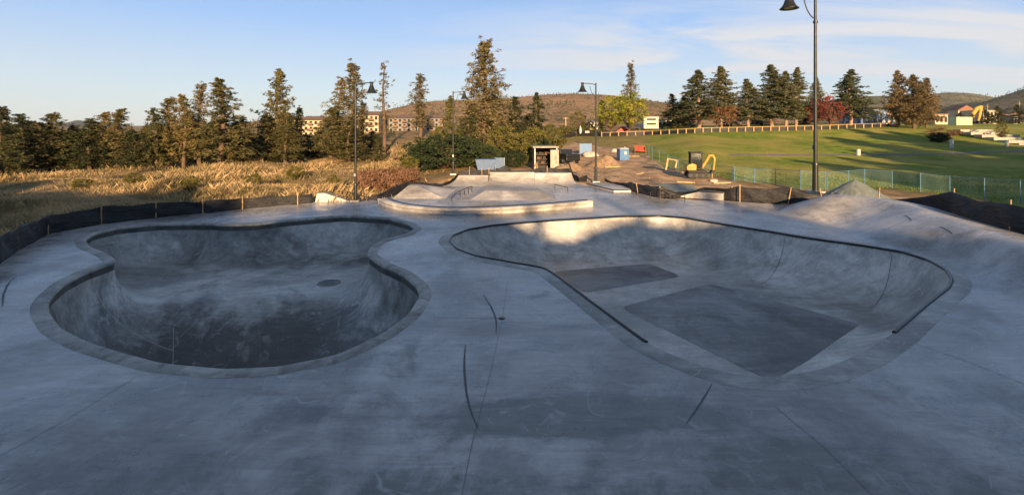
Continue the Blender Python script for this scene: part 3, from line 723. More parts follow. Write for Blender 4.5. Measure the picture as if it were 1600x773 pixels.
# ------------------------------------------------------------------ vegetation meshes
def leaf_quads(cent, rad, k, size, rng, flat=.7, aspect=.5, up=0.0):
    c = np.repeat(cent, k, 0); r = np.repeat(rad, k); n = len(c)
    d = rng.normal(size=(n, 3)); d /= np.linalg.norm(d, axis=1)[:, None]
    off = d * (rng.random(n) ** .5 * r)[:, None]; off[:, 2] *= flat
    p = c + off
    a = rng.normal(size=(n, 3)) + d * .8; a[:, 2] = a[:, 2] * .7 + up; a /= np.linalg.norm(a, axis=1)[:, None]
    b = np.cross(a, rng.normal(size=(n, 3))); b /= np.linalg.norm(b, axis=1)[:, None] + 1e-9
    s = size * (.55 + .8 * rng.random(n)); a *= s[:, None]; b *= (s * aspect)[:, None]
    V = np.stack([p - a, p + b * .9, p + a, p - b * .9], 1).reshape(-1, 3)
    return V
def conifer(seed, r=2.0, base=.12, nb=110, prof='pond', k=9, size=.17, gap=.15, tr=.28, top_lean=0.0, droop=-.1):
    """canonical tree 10 m tall; returns (crown verts, trunk MB)"""
    rng = np.random.default_rng(seed); C = []; Rr = []; tm = MB()
    bend = [(0, 0, 0)]; ph = rng.random() * 6
    for i in range(1, 9): bend.append((math.sin(i * .7 + ph) * .05 * i ** .6, math.cos(i * .5 + ph) * .05 * i ** .6, i * 10 / 8.2))
    def axis(z): return (np.interp(z, [b[2] for b in bend], [b[0] for b in bend]), np.interp(z, [b[2] for b in bend], [b[1] for b in bend]))
    tm.tube(bend, .1, 8, [.17 * (1 - i / 8.6) ** .8 + .012 for i in range(9)])
    lob = rng.random(12) * .5 + .65
    for i in range(nb):
        t = (i + rng.random()) / nb; t = t ** (.9 if prof == 'fir' else 1.0)
        z = 10 * (base + (1 - base) * t)
        if prof == 'fir': f = (1 - t) ** .8 * .96 + .04
        elif prof == 'pond': f = (1 - t) ** .72 * (.66 + .38 * math.sin(min(1, t * 3 + .25) * math.pi / 2)) + .05
        elif prof == 'column': f = min(1, (1 - t) ** .45) * (.7 + .3 * math.sin(t * 9 + ph))
        else: f = (1 - t) ** .6
        f *= min(1, (1 - t) * 7 + .12)
        a = rng.random() * 2 * math.pi + i * 2.4
        L = r * f * (lob[int(a / (2 * math.pi) * 12) % 12] * .4 + .6) * (.55 + .6 * rng.random())
        if rng.random() < gap: L *= .45
        ax, ay = axis(z); up = (.35 * t + droop + rng.normal() * .08) if prof == 'fir' else (.45 * t + droop + .1 + rng.normal() * .28)
        d = np.array([math.cos(a), math.sin(a), up]);
        m = max(2, int(L / .30))
        for q in range(m):
            s = .25 + .75 * (q + .5) / m if m > 2 else .4 + .5 * q
            c = np.array([ax, ay, z]) + d * L * s + rng.normal(size=3) * (.05 if prof == 'fir' else .15); c[2] -= .12 * L * s * s * (1 if prof == 'fir' else .2)
            C.append(c); Rr.append(tr * (.75 + .5 * rng.random()) * (.55 + .45 * f))
        if L > .5 and i % 2 == 0:
            e = np.array([ax, ay, z]) + d * L * .85
            tm.cyl((ax, ay, z), tuple(e), .035 * (1.2 - t), .01, 4, False)
    C = np.array(C); Rr = np.array(Rr)
    return leaf_quads(C, Rr, k, size, rng, .7 if prof == 'fir' else 1.05), tm
def broadleaf(seed, r=3.5, base=.25, nc=70, k=26, size=.16, tr=.75, low=False, squash=1.0):
    rng = np.random.default_rng(seed); C = []; tm = MB()
    zc = 10 * (base + (1 - base) * .5); hz = 10 * (1 - base) * .5
    tm.tube([(0, 0, 0), (.08, .03, 10 * base * .6), (.0, .1, zc)], .2, 8, [.26, .2, .1])
    for i in range(nc):
        d = rng.normal(size=3); d /= np.linalg.norm(d); q = .45 + .55 * rng.random() ** .5
        lump = 1 + .22 * math.sin(d[0] * 4 + seed) * math.cos(d[2] * 5 + d[1] * 3)
        c = np.array([d[0] * r * q * lump, d[1] * r * q * lump, zc + d[2] * hz * q * .92])
        if low: c[2] = max(.3, c[2])
        C.append(c)
        if i % 3 == 0: tm.cyl((0, .05, 10 * base * (.7 if base > .05 else .1)), tuple(c), .07, .015, 4, False)
    C = np.array(C); return leaf_quads(C, np.full(len(C), tr) * (.6 + .7 * rng.random(len(C))), k, size, rng, .8, .75), tm
SPEC = {}
def spec(key, v_tm, mat, bark='bark'):
    V, tm = v_tm
    f = np.arange(len(V)).reshape(-1, 4)
    me = np_mesh('crown', V, f, M[mat])
    t = D.meshes.new('trunk'); t.from_pydata(tm.v, [], tm.f); t.materials.append(M[bark]); t.polygons.foreach_set('use_smooth', tm.sm); t.update()
    SPEC.setdefault(key, []).append((me, t))
for s in range(5): spec('pine', conifer(10 + s, 2.0, .10 + .05 * (s % 3), 150, 'pond', 20, .105, .25, .27), 'needles')
for s in range(4): spec('pinedark', conifer(40 + s, 2.2, .05, 160, 'pond', 20, .11, .16, .29), 'needles_dark')
for s in range(3): spec('tallpine', conifer(60 + s, 1.6, .18, 130, 'column', 17, .095, .28, .28), 'needles_dry')
spec('bigpine', conifer(70, 2.1, .10, 280, 'pond', 20, .08, .16, .25), 'needles_dry')
spec('sparse', conifer(75, 1.3, .22, 70, 'pond', 7, .10, .5, .2), 'needles_dry')
for s in range(4): spec('spruce', conifer(80 + s, 2.6, .16, 240, 'fir', 19, .11, .12, .31, droop=.02), 'spruce', 'bark_pale')
for s in range(2): spec('fir', conifer(90 + s, 2.2, .03, 150, 'fir', 10, .15, .05, .28), 'needles_dark')
spec('browntree', conifer(95, 2.7, .12, 190, 'pond', 18, .12, .1, .34), 'needles_brown')
spec('browntree', conifer(96, 2.5, .10, 180, 'pond', 18, .12, .2, .34), 'needles_brown')
for s in range(2): spec('yellow', broadleaf(100 + s, 3.6, .16, 110, 30, .17), 'leaf_yellow')
spec('red', broadleaf(104, 4.6, .08, 110, 30, .19), 'leaf_red')
spec('orange', broadleaf(105, 3.8, .2, 70, 26, .2), 'leaf_orange')
for s in range(3): spec('olive', broadleaf(110 + s, 4.6, .02, 150, 40, .21, .8, True), 'leaf_olive')
for s in range(2): spec('darkbush', broadleaf(120 + s, 5.5, .0, 260, 50, .20, .8, True), 'leaf_dark')
spec('brownbush', broadleaf(125, 6, .0, 110, 30, .22, .9, True), 'leaf_brown')
spec('greentree', broadleaf(126, 2.6, .06, 80, 26, .17), 'leaf_olive')
spec('oldtree', conifer(128, 1.9, .06, 120, 'column', 9, .15, .2), 'leaf_olive')
RAD = dict(pine=1.2, pinedark=1.3, tallpine=1.0, bigpine=1.3, sparse=.95, spruce=1.4, fir=1.35, browntree=1.6, yellow=3.3, red=4.3, orange=3.5, olive=4.4, darkbush=5.2, brownbush=5.8, greentree=2.3, oldtree=1.4)
CNT = {}
def tree(key, px, Y, top, hw, label, cat='tree', name='pine_tree', group=None, base=None):
    x = xat(px, Y); z = float(Zt(x, Y)) - .1
    if base is not None: z = zat(base, Y)
    h = zat(top, Y) - z; r = hw * Y / F
    i = CNT.get(key, 0); CNT[key] = i + 1
    cm, tm = SPEC[key][i % len(SPEC[key])]
    o = thing(name, label, cat, (x, Y, z), random.random() * 6.28, group, (r / RAD[key], r / RAD[key], h / 10))
    if label is None: pass
    link('crown', cm, o); link('trunk', tm, o)
    return o
G1 = 'pines along the far edge of the grass field'
ordl = ['first', 'second', 'third', 'fourth', 'fifth', 'sixth', 'seventh', 'eighth', 'ninth', 'tenth', 'eleventh', 'twelfth', 'thirteenth', 'fourteenth', 'fifteenth', 'sixteenth', 'seventeenth', 'eighteenth', 'nineteenth', 'twentieth']
row = [  # key, px, Y, top, hw, looks
 ('pinedark', 2, 52, 168, 26, 'dark pine cut off by the left picture edge'),
 ('pinedark', 36, 57, 180, 24, 'dark pine second from the left picture edge'),
 ('pine', 60, 62, 192, 20, 'short olive pine peeping between two darker pines at far left'),
 ('pine', 84, 58, 177, 26, 'olive pine with a pointed top just left of the gap with the blue mountain'),
 ('pinedark', 112, 60, 196, 20, 'short dark pine just right of the gap with the blue mountain'),
 ('pinedark', 140, 58, 186, 24, 'dense dark pine in the middle of the shaded left clump'),
 ('pine', 162, 62, 176, 20, 'olive pine standing left of the tall point of the left clump'),
 ('pine', 183, 60, 172, 24, 'tallest sunlit olive pine of the shaded left clump'),
 ('pinedark', 208, 58, 203, 19, 'short dark pine in the dip of the left treeline'),
 ('pine', 228, 63, 195, 15, 'narrow pine at the right end of the dip in the left treeline'),
 ('pine', 244, 60, 170, 17, 'slim pine leaning up left of the twin-topped pines'),
 ('pine', 266, 62, 153, 22, 'left one of two close sunlit pines of equal height'),
 ('pine', 287, 61, 149, 21, 'right one of two close sunlit pines of equal height'),
 ('tallpine', 312, 63, 131, 19, 'tall slim open-crowned pine left of the broadest left pine'),
 ('pine', 346, 60, 127, 33, 'broad sunlit pine, widest and tallest of the left row'),
 ('pinedark', 379, 64, 184, 17, 'small dark pine tucked right of the broadest left pine'),
 ('pine', 434, 72, 111, 24, 'tall lone pine with full round crown rising left of the apartments'),
 ('pine', 420, 70, 186, 20, 'low bushy pine at the left foot of the tall lone pine'),
 ('pine', 446, 68, 176, 22, 'broad bushy pine at the right foot of the tall lone pine'),
 ('pinedark', 466, 76, 168, 14, 'small dark pine in front of the left apartment block'),
 ('pine', 517, 68, 168, 20, 'bushy olive pine covering the left side of the tall pine pair'),
 ('tallpine', 530, 72, 122, 20, 'tall ragged pine, left of the tallest pair by the left lamp'),
 ('tallpine', 549, 70, 99, 24, 'tallest ragged pine just left of the left lamp head'),
 ('pine', 545, 66, 190, 26, 'low dense pine directly behind the left lamp post'),
 ('tallpine', 566, 74, 160, 14, 'thin pine just right of the left lamp post'),
 ('sparse', 600, 78, 97, 18, 'nearly bare sparse pine with open twiggy top'),
 ('fir', 592, 66, 213, 12, 'small green fir growing alone on the grass slope'),
 ('pinedark', 583, 80, 205, 14, 'dark low pine at the foot of the apartment bank'),
 ('tallpine', 657, 96, 117, 18, 'rust-tinged pine standing alone on the bank before the right apartments'),
 ('oldtree', 704, 62, 152, 20, 'soft olive tree rising behind the second lamp post'),
 ('bigpine', 757, 66, 67, 36, 'very tall sunlit brown pine, tallest tree of the picture'),
 ('pinedark', 734, 64, 168, 17, 'dark pine hugging the left foot of the tallest tree'),
 ('pinedark', 803, 70, 153, 20, 'dark pointed conifer right of the tallest tree'),
 ('pine', 783, 72, 178, 18, 'olive pine between the tallest tree and a dark conifer'),
 ('fir', 838, 74, 145, 19, 'dark pointed fir above the olive bushes near the shed'),
 ('pinedark', 822, 76, 180, 15, 'low dark conifer between two pointed ones above the bushes'),
]
for r_ in row:
    tree(r_[0], r_[1], r_[2], r_[3], r_[4], r_[5], 'tree', 'fir_tree' if r_[0] == 'fir' else 'pine_tree', G1 if r_[1] < 400 else 'pines below the apartments')
back = [(22, 70, 196), (48, 74, 190), (98, 72, 205), (126, 70, 203), (152, 72, 196), (200, 74, 208), (222, 72, 206), (256, 76, 196), (300, 74, 186), (330, 76, 190), (364, 74, 190), (395, 80, 208), (8, 66, 215), (70, 68, 215), (175, 70, 205), (280, 70, 200), (482, 84, 212), (500, 80, 206), (570, 84, 212)]
for q, (px, Y, top) in enumerate(back):
    tree('pinedark', px, Y, top, 24, 'dark understorey pine filling the gaps behind the sunlit pines', 'tree', 'pine_tree', 'understorey pines behind the left treeline')
shr = [('darkbush', 690, 48, 207, 52, 'huge dark rounded juniper bush behind the second lamp post'), ('darkbush', 655, 47, 234, 26, 'dark low bush at the left foot of the huge juniper'),
 ('olive', 642, 45, 243, 14, 'yellow-green bush at the left edge of the huge juniper'), ('darkbush', 735, 52, 212, 26, 'dark leafy bush right of the second lamp post'),
 ('olive', 722, 49, 232, 16, 'sunlit olive bush poking out of the dark bushes left of the blue bin'), ('olive', 785, 54, 192, 26, 'large sunlit olive bush above the blue bin'), ('olive', 812, 52, 208, 24, 'round olive bush left of the storage shed'),
 ('darkbush', 800, 50, 232, 20, 'shaded bush just left of the shed'), ('olive', 835, 64, 196, 22, 'olive bush behind the storage shed roof'), ('olive', 862, 68, 191, 20, 'golden rounded bush right behind the shed'),
 ('darkbush', 845, 60, 214, 18, 'dark hedge low behind the shed roof'), ('olive', 686, 70, 196, 14, 'olive shrub beside the right end of the apartments'), ('darkbush', 765, 50, 226, 20, 'dark bush directly behind the blue bin'), ('olive', 658, 56, 216, 9, 'thin olive sapling on the slope left of the huge juniper'),
 ('greentree', 903, 120, 171, 12, 'small green tree near the white closed parasol'), ('olive', 921, 115, 188, 12, 'low olive bush behind the middle-right lamp post'), ('olive', 885, 110, 196, 14, 'faded bush on the rise left of the parasol'),
 ('brownbush', 1472, 86, 199, 22, 'large brown leafless shrub on the lawn'), ('darkbush', 1467, 80, 206, 13, 'dark round bush at the foot of the brown shrub'), ('olive', 1495, 90, 204, 10, 'brownish low bush right of the brown shrub')]
for k_, px, Y, top, hw, lab in shr: tree(k_, px, Y, top, hw, lab, 'bush' if 'tree' not in lab else 'tree', 'bush' if 'small green tree' not in lab else 'leafy_tree')
park = [('yellow', 956, 108, 148, 25, 'leafy_tree', 'yellow-green leafy tree, left one of the pair right of the lamp'), ('yellow', 984, 106, 143, 26, 'leafy_tree', 'green leafy tree, right one of the pair beside the white motorhome'), ('oldtree', 940, 112, 158, 12, 'leafy_tree', 'olive narrow tree directly behind the middle-right lamp post'),
 ('tallpine', 985, 150, 99, 13, 'pine_tree', 'distant slim pine rising above the yellow-green trees'),
 ('fir', 1051, 118, 147, 18, 'fir_tree', 'dark fir at the left end of the park tree group'), ('spruce', 1068, 116, 150, 16, 'spruce_tree', 'short spruce squeezed beside the leftmost dark park fir'), ('spruce', 1092, 110, 110, 26, 'spruce_tree', 'wide grey-green spruce, left half of the twin-crowned park pair'), ('spruce', 1126, 112, 105, 24, 'spruce_tree', 'wide grey-green spruce, right half of the twin-crowned park pair'), ('fir', 1142, 124, 150, 16, 'fir_tree', 'dark fir behind the orange-leaved tree'),
 ('orange', 1120, 106, 164, 12, 'leafy_tree', 'small orange-leaved tree under the twin-crowned spruces'), ('orange', 1140, 107, 163, 12, 'leafy_tree', 'larger orange-leaved tree right of the twin-crowned spruces'),
 ('spruce', 1169, 110, 124, 20, 'spruce_tree', 'medium spruce standing between the two tall park groups'), ('spruce', 1206, 110, 102, 25, 'spruce_tree', 'tallest dark spruce of the group left of the high lamp'), ('spruce', 1228, 108, 112, 19, 'spruce_tree', 'olive spruce, middle of the group left of the high lamp'), ('spruce', 1244, 112, 106, 18, 'spruce_tree', 'spruce with spreading top, nearest left of the high lamp'), ('spruce', 1275, 128, 121, 13, 'spruce_tree', 'slim spruce directly behind the high lamp post'),
 ('fir', 1190, 126, 158, 18, 'fir_tree', 'dark fir in the shade behind the medium park spruce'), ('fir', 1258, 126, 160, 16, 'fir_tree', 'dark low fir just left of the high lamp post'),
 ('red', 1297, 106, 147, 19, 'leafy_tree', 'bright red maple right of the high lamp post'), ('red', 1276, 108, 152, 13, 'leafy_tree', 'dull red maple crossed by the high lamp post'), ('spruce', 1329, 108, 109, 23, 'spruce_tree', 'dense dark green spruce right of the red maple'),
 ('browntree', 1404, 106, 112, 16, 'pine_tree', 'olive pine at the left of the brown tree group on the right'), ('browntree', 1428, 104, 118, 22, 'pine_tree', 'widest brown pine in the middle of the right group'), ('browntree', 1447, 108, 123, 15, 'pine_tree', 'reddish brown pine at the right of the right group'),
 ('fir', 1542, 190, 172, 12, 'fir_tree', 'small dark conifer left of the building site tower'), ('fir', 1560, 180, 166, 11, 'fir_tree', 'taller small dark conifer right of the building site'), ('fir', 1592, 180, 164, 12, 'fir_tree', 'small dark conifer at the right picture edge'), ('greentree', 1566, 84, 188, 7, 'sapling_tree', 'young staked sapling with thin crown on the right lawn'), ('fir', 1500, 210, 176, 9, 'fir_tree', 'tiny conifer behind the pale green container')]
for k_, px, Y, top, hw, nm, lab in park: tree(k_, px, Y, top, hw, lab, 'tree', nm)

for px, Y, top, hw, lab in ((210, 41, 268, 13, 'low sage bush in the grass below the first gap of the left treeline'), (298, 37, 274, 11, 'low sage bush in the grass below the twin sunlit pines'), (396, 39, 270, 12, 'low sage bush in the grass right of the broadest pine'),
    (462, 46, 258, 14, 'low sage bush in the grass under the left apartment block'), (520, 38, 272, 12, 'low sage bush left of the left lamp post'), (128, 36, 278, 14, 'low sage bush near the left silt fence'), (610, 42, 264, 11, 'low sage bush between the lamp post and the juniper')):
    tree('olive', px, Y, top, hw, lab, 'bush', 'sage_bush')
# dry grass field: nobody could count it
def grass():
    rng = np.random.default_rng(11); n = 13000
    px = rng.uniform(-60, 690, n); Yc = np.exp(rng.uniform(np.log(17), np.log(82), n)); x = xat(px, Yc)
    ok = ~inside(x, Yc, DECK) & (seg_dist(x, Yc, DECK, True) > .75)
    py = HZ + F * (H - Zt(x, Yc)) / Yc
    ok &= ~inside(px, py, dirt_poly) & (px < 660 - (Yc < 45) * 25)
    x, Yc = x[ok], Yc[ok]
    dens = .5 + .5 * np.sin(x * .45 + 2 * np.sin(Yc * .21)) * np.cos(Yc * .33 - x * .2)
    k2 = rng.random(len(x)) < .15 + 1.0 * dens; x, Yc, dens = x[k2], Yc[k2], dens[k2]
    hh = (.10 + .72 * dens ** 2.2 * rng.random(len(x)) ** .7) * (1 + .2 * (Yc > 40))
    k = 20; X2 = np.repeat(x, k); Y2 = np.repeat(Yc, k); H2 = np.repeat(hh, k) * rng.uniform(.5, 1.15, len(X2))
    sp = np.repeat(.25 + .5 * rng.random(len(x)), k) * (1 + Y2 / 60)
    X2 = X2 + rng.normal(0, 1, len(X2)) * sp; Y2 = Y2 + rng.normal(0, 1, len(X2)) * sp
    Z2 = Zt(X2, Y2) - .04; a = rng.random(len(X2)) * math.pi; w = (.005 + Y2 * .00030) * rng.uniform(.6, 1.5, len(X2))
    dx, dy = np.cos(a) * w, np.sin(a) * w; lx = rng.normal(.08, .38, len(X2)) * H2; ly = rng.normal(0, .35, len(X2)) * H2
    V = np.stack([np.c_[X2 - dx, Y2 - dy, Z2], np.c_[X2 + dx, Y2 + dy, Z2], np.c_[X2 + dx * .7 + lx * .4, Y2 + dy * .7 + ly * .4, Z2 + H2 * .6], np.c_[X2 + lx, Y2 + ly, Z2 + H2]], 1).reshape(-1, 3)
    f = np.arange(len(V)).reshape(-1, 4)
    o = link('dry_grass', np_mesh('dry_grass', V, f, M['straw'])); tag(o, 'golden dry grass covering the rough field', 'grass', None, 'stuff')
grass()
def lawn_tufts():
    rng = np.random.default_rng(17); n = 14000
    px = rng.uniform(1080, 1640, n); Y = np.exp(rng.uniform(np.log(29), np.log(44), n)); x = xat(px, Y)
    py = HZ + F * (H - Zt(x, Y)) / Y
    ok = inside(px, py, fl) & (np.abs(py - 241) > 2.2) & (.5 + .5 * np.sin(x * .7 + np.sin(Y * .5)) * np.cos(Y * .6) > rng.random(n) * .75)
    x, Y = x[ok], Y[ok]; Z2 = Zt(x, Y) - .02; Hh = rng.uniform(.04, .10, len(x)) * (1 + (rng.random(len(x)) < .04) * 1.0); a = rng.random(len(x)) * math.pi; w = (.006 + Y * .0006) * rng.uniform(.7, 1.5, len(x))
    dx, dy = np.cos(a) * w, np.sin(a) * w; lx = rng.normal(0, .4, len(x)) * Hh; ly = rng.normal(0, .4, len(x)) * Hh
    V = np.stack([np.c_[x - dx, Y - dy, Z2], np.c_[x + dx, Y + dy, Z2], np.c_[x + dx * .6 + lx, Y + dy * .6 + ly, Z2 + Hh], np.c_[x - dx * .6 + lx, Y - dy * .6 + ly, Z2 + Hh]], 1).reshape(-1, 3)
    m = foliage('lawn blades', [(.36, (.09, .13, .015)), (.48, (.15, .20, .02)), (.58, (.24, .26, .04)), (.66, (.38, .31, .10))], .3, .35)
    tag(link('lawn_grass', np_mesh('lawn_grass', V, np.arange(len(V)).reshape(-1, 4), m)), 'short green blades of the mown lawn', 'grass', None, 'stuff')
lawn_tufts()
def weeds():
    rng = np.random.default_rng(21); c = []; 
    for _ in range(1500):
        px = rng.uniform(560, 650); Y = rng.uniform(34, 46)
        c.append((xat(px, Y), Y))
    c = np.array(c); c = c[~inside(c[:, 0], c[:, 1], DECK) & (seg_dist(c[:, 0], c[:, 1], DECK, True) > .9)]
    z = Zt(c[:, 0], c[:, 1]); C = np.c_[c, z + .2 + .3 * rng.random(len(c))]
    V = leaf_quads(C, np.full(len(C), .35), 14, .10, rng, .9, .5, .6)
    tag(link('dry_weeds', np_mesh('dry_weeds', V, np.arange(len(V)).reshape(-1, 4), M['leaf_brown'])), 'rusty dry weeds between grass and silt fabric', 'weeds', None, 'stuff')
weeds()

# ------------------------------------------------------------------ fences
def silt(label, pts, stakes, name='silt_fence', sag=1.0, seed=0, name_stake='stake'):
    """pts: (x, y, zbase, height); stakes: (x, y, z0, z1, lean)"""
    rng = random.Random(seed)
    o = thing(name, label, 'silt fence', (pts[0][0], pts[0][1], pts[0][2]))
    ox, oy, oz = pts[0][:3]
    P4 = np.array(pts, float); L = np.r_[0, np.cumsum(np.hypot(np.diff(P4[:, 0]), np.diff(P4[:, 1])))]
    m = max(6, int(L[-1] / .18)); t = np.linspace(0, L[-1], m)
    q = np.c_[[np.interp(t, L, P4[:, k]) for k in range(4)]].T
    tn = np.gradient(q[:, :2], axis=0); tn /= np.linalg.norm(tn, axis=1)[:, None] + 1e-9; nn = np.c_[-tn[:, 1], tn[:, 0]]
    rows = 9; V = []
    ph = rng.random() * 9
    for r in range(rows):
        s = r / (rows - 1)
        off = .45 * (.10 * np.sin(t * 1.9 + s * 3.1 + ph) + .06 * np.sin(t * 5.1 + s * 7 + ph) + .03 * np.sin(t * 11 + s * 4)) * math.sin(s * math.pi * .85 + .2)
        zz = q[:, 2] + q[:, 3] * s + sag * (-.06 * np.abs(np.sin(t * 1.35 + ph)) - .02 * np.sin(t * 4.7)) * s - (.05 if r == 0 else 0)
        V.append(np.c_[q[:, 0] + nn[:, 0] * off - ox, q[:, 1] + nn[:, 1] * off - oy, zz - oz])
    V = np.vstack(V); i = np.arange(m - 1)
    f = np.vstack([np.c_[r * m + i, r * m + i + 1, (r + 1) * m + i + 1, (r + 1) * m + i] for r in range(rows - 1)])
    fo = link('fabric', np_mesh('fabric', V, f, M['silt'], True), o)
    sm_ = fo.modifiers.new('t', 'SOLIDIFY'); sm_.thickness = .006
    for (x, y, z0, z1, lean) in stakes:
        mb = MB(); a = Vector((x - ox, y - oy, z0 - oz)); b = Vector((x - ox + lean, y - oy, z1 - oz))
        d = b - a; rot = d.to_track_quat('Z', 'Y').to_matrix()
        mb.box((a + b) / 2, (.045, .035, d.length), rot=rot); mb.build(name_stake, M['stake'], o)
    return o
def fp(px, pyb, pyt, z=0.0, push=0.0):
    x, y = P(px, pyb, z); y += push; x = xat(px, y); zz = zat(pyb, y) if push == 0 else z
    return (x, y, z, zat(pyt, y) - z)
L1 = [(-19.5, 8, -.05, .9)] + [fp(a, b, c) for a, b, c in ((0, 412, 368), (30, 391, 352), (77, 365, 335), (160, 350, 322), (245, 340, 316), (318, 333, 313), (380, 326.5, 308.5), (440, 321, 305), (488, 317, 302))]
st = [(p[0], p[1] - .06, p[2] - .1, p[2] + p[3] + .10, 0) for p in (fp(30, 391, 352), fp(77, 365, 335), fp(160, 350, 322), fp(245, 340, 316), fp(318, 333, 313), fp(380, 326.5, 308.5), fp(466, 319, 303))]
silt('black silt fence on wooden stakes along the left edge of the deck', L1, st, seed=1)
L2 = [fp(560, 314, 312), fp(590, 312, 303), fp(612, 307, 292), fp(638, 298, 283.5), fp(655, 296, 283), fp(687, 292, 287), fp(704, 288, 281), fp(716, 281, 271)]
silt('wavy black silt fabric running up behind the small pyramid hump', L2, [], seed=2)
def bk(px, Y, pyb, pyt): return (xat(px, Y), Y, zat(pyb, Y), zat(pyt, Y) - zat(pyb, Y))
L3 = [bk(716, 39.4, 279, 268), bk(735, 39.6, 276, 263), bk(752, 39.8, 276, 266), bk(765, 39.8, 274, 264), bk(775, 40, 272, 265), bk(792, 40, 272, 256.5), bk(800, 40.2, 272, 266), bk(815, 40, 273, 267), bk(840, 40, 273, 262), bk(870, 39.6, 274, 263), bk(893, 39.2, 274, 262)]
silt('sagging black silt fabric behind the back row of quarter pipes', L3, [(xat(753, 39.6), 39.6, .2, zat(262, 39.6), 0), (xat(733, 39.5), 39.5, .2, zat(260, 39.5), .05), (xat(855, 39.4), 39.4, .2, zat(259, 39.4), 0), (xat(764, 39.7), 39.7, .2, zat(262, 39.7), 0)], seed=3)
L4 = [fp(890, 274, 264), fp(897, 283, 271), fp(905, 286, 277), fp(917, 284, 272)]
silt('torn scrap of black silt fabric right of the back quarter pipes', L4, [], seed=4)
L5 = [fp(944, 284, 277), fp(950, 286, 281), fp(968, 291, 285), fp(984, 297, 284), fp(1000, 302, 287), fp(1017, 307, 290), fp(1032, 309, 289), fp(1058, 309, 301), fp(1075, 306, 300), fp(1100, 306, 292), fp(1142, 313, 293), fp(1157, 314, 291), fp(1200, 317, 294), fp(1233, 319.5, 291), fp(1262, 321.5, 301), fp(1285, 322, 303), fp(1303, 323, 302), fp(1318, 319, 303)]
silt('long black silt fence on tall stakes behind the right ledge and below the high lamp', L5, [(*P(984, 297), -.1, .55, 0), (*P(997, 301.5), -.1, .66, -.12), (*P(1031, 310), -.1, .74, 0), (*P(1156, 315), -.05, 1.0, 0), (*P(1231, 319.8), -.05, .98, .18), (*P(1285, 322), .2, .98, -.15)], seed=5)
L6 = [(18.9, 24.8, .35, .3), (19.05, 22.8, .5, .6), (19.0, 21, .5, 1.12), (18.4, 19.2, .5, 1.0), (17.95, 17.6, .5, 1.16), (17.7, 15.4, .4, 1.1), (17.4, 13, .4, 1.1), (17.2, 10, .4, 1.05), (16.6, 4, .3, 1.0)]
silt('loose black silt fence draped along the raised bank at the right', L6, [(19.0, 20.94, .4, 1.76, .03), (17.95, 17.54, .4, 1.80, .03), (18.95, 25.2, .2, 1.25, .10)], sag=.2, seed=6)

def net_fence(label, posts, Hh=None):
    o = thing('mesh_fence', label, 'fence', posts[0][:3]); ox, oy, oz = posts[0][:3]
    for (x, y, z, h) in posts:
        MB().cyl((x - ox, y - oy, z - .1 - oz), (x - ox, y - oy, z + h - oz), .026, n=8).build('post', M['blue_post'], o)
    m = MB()
    for a, b in zip(posts, posts[1:]):
        m.tube([(a[0] - ox, a[1] - oy, a[2] + a[3] - .04 - oz), (b[0] - ox, b[1] - oy, b[2] + b[3] - .04 - oz)], .016, 6)
    m.build('top_rail', M['blue_post'], o)
    vs = []; fs = []
    for a, b in zip(posts, posts[1:]):
        k = 10
        for i in range(k):
            q = []
            for s in (i / k, (i + 1) / k):
                x = a[0] + (b[0] - a[0]) * s; y = a[1] + (b[1] - a[1]) * s + .04 * math.sin(s * 9); z = a[2] + (b[2] - a[2]) * s; h = a[3] + (b[3] - a[3]) * s
                q.append((x - ox, y - oy - .04, z + .04 - oz, h - .08))
            bidx = len(vs); vs += [(q[0][0], q[0][1], q[0][2]), (q[1][0], q[1][1], q[1][2]), (q[1][0], q[1][1], q[1][2] + q[1][3]), (q[0][0], q[0][1], q[0][2] + q[0][3])]
            fs.append((bidx, bidx + 1, bidx + 2, bidx + 3))
    MB().add(vs, fs, True).build('netting', M['net'], o)
    return o
def gp(px, pyb, pyt):
    x, y, z = ray(px, pyb, Zt, 22); return (x, y, z, zat(pyt, y) - z)
net_fence('blue-green mesh fence running down the slope beside the red slatted bench', [gp(*q) for q in ((1014, 243, 226), (1019, 250, 228), (1030, 258, 232), (1043, 263, 241), (1060, 266, 247), (1082, 271, 253), (1112, 277, 257), (1145, 283, 260))])
net_fence('blue-green mesh fence along the lawn between the excavator and the high lamp', [gp(*q) for q in ((1147, 283.5, 260), (1179, 286, 263), (1212, 289, 264), (1251, 296, 266), (1290, 297, 268))])
net_fence('blue-green mesh fence along the lawn from the high lamp to the right edge', [gp(*q) for q in ((1292, 297, 268.5), (1326, 294, 266), (1351, 291, 264), (1394, 294, 267), (1438, 300, 270), (1484, 304, 275), (1538, 311, 278), (1594, 319, 281), (1680, 335, 288))])

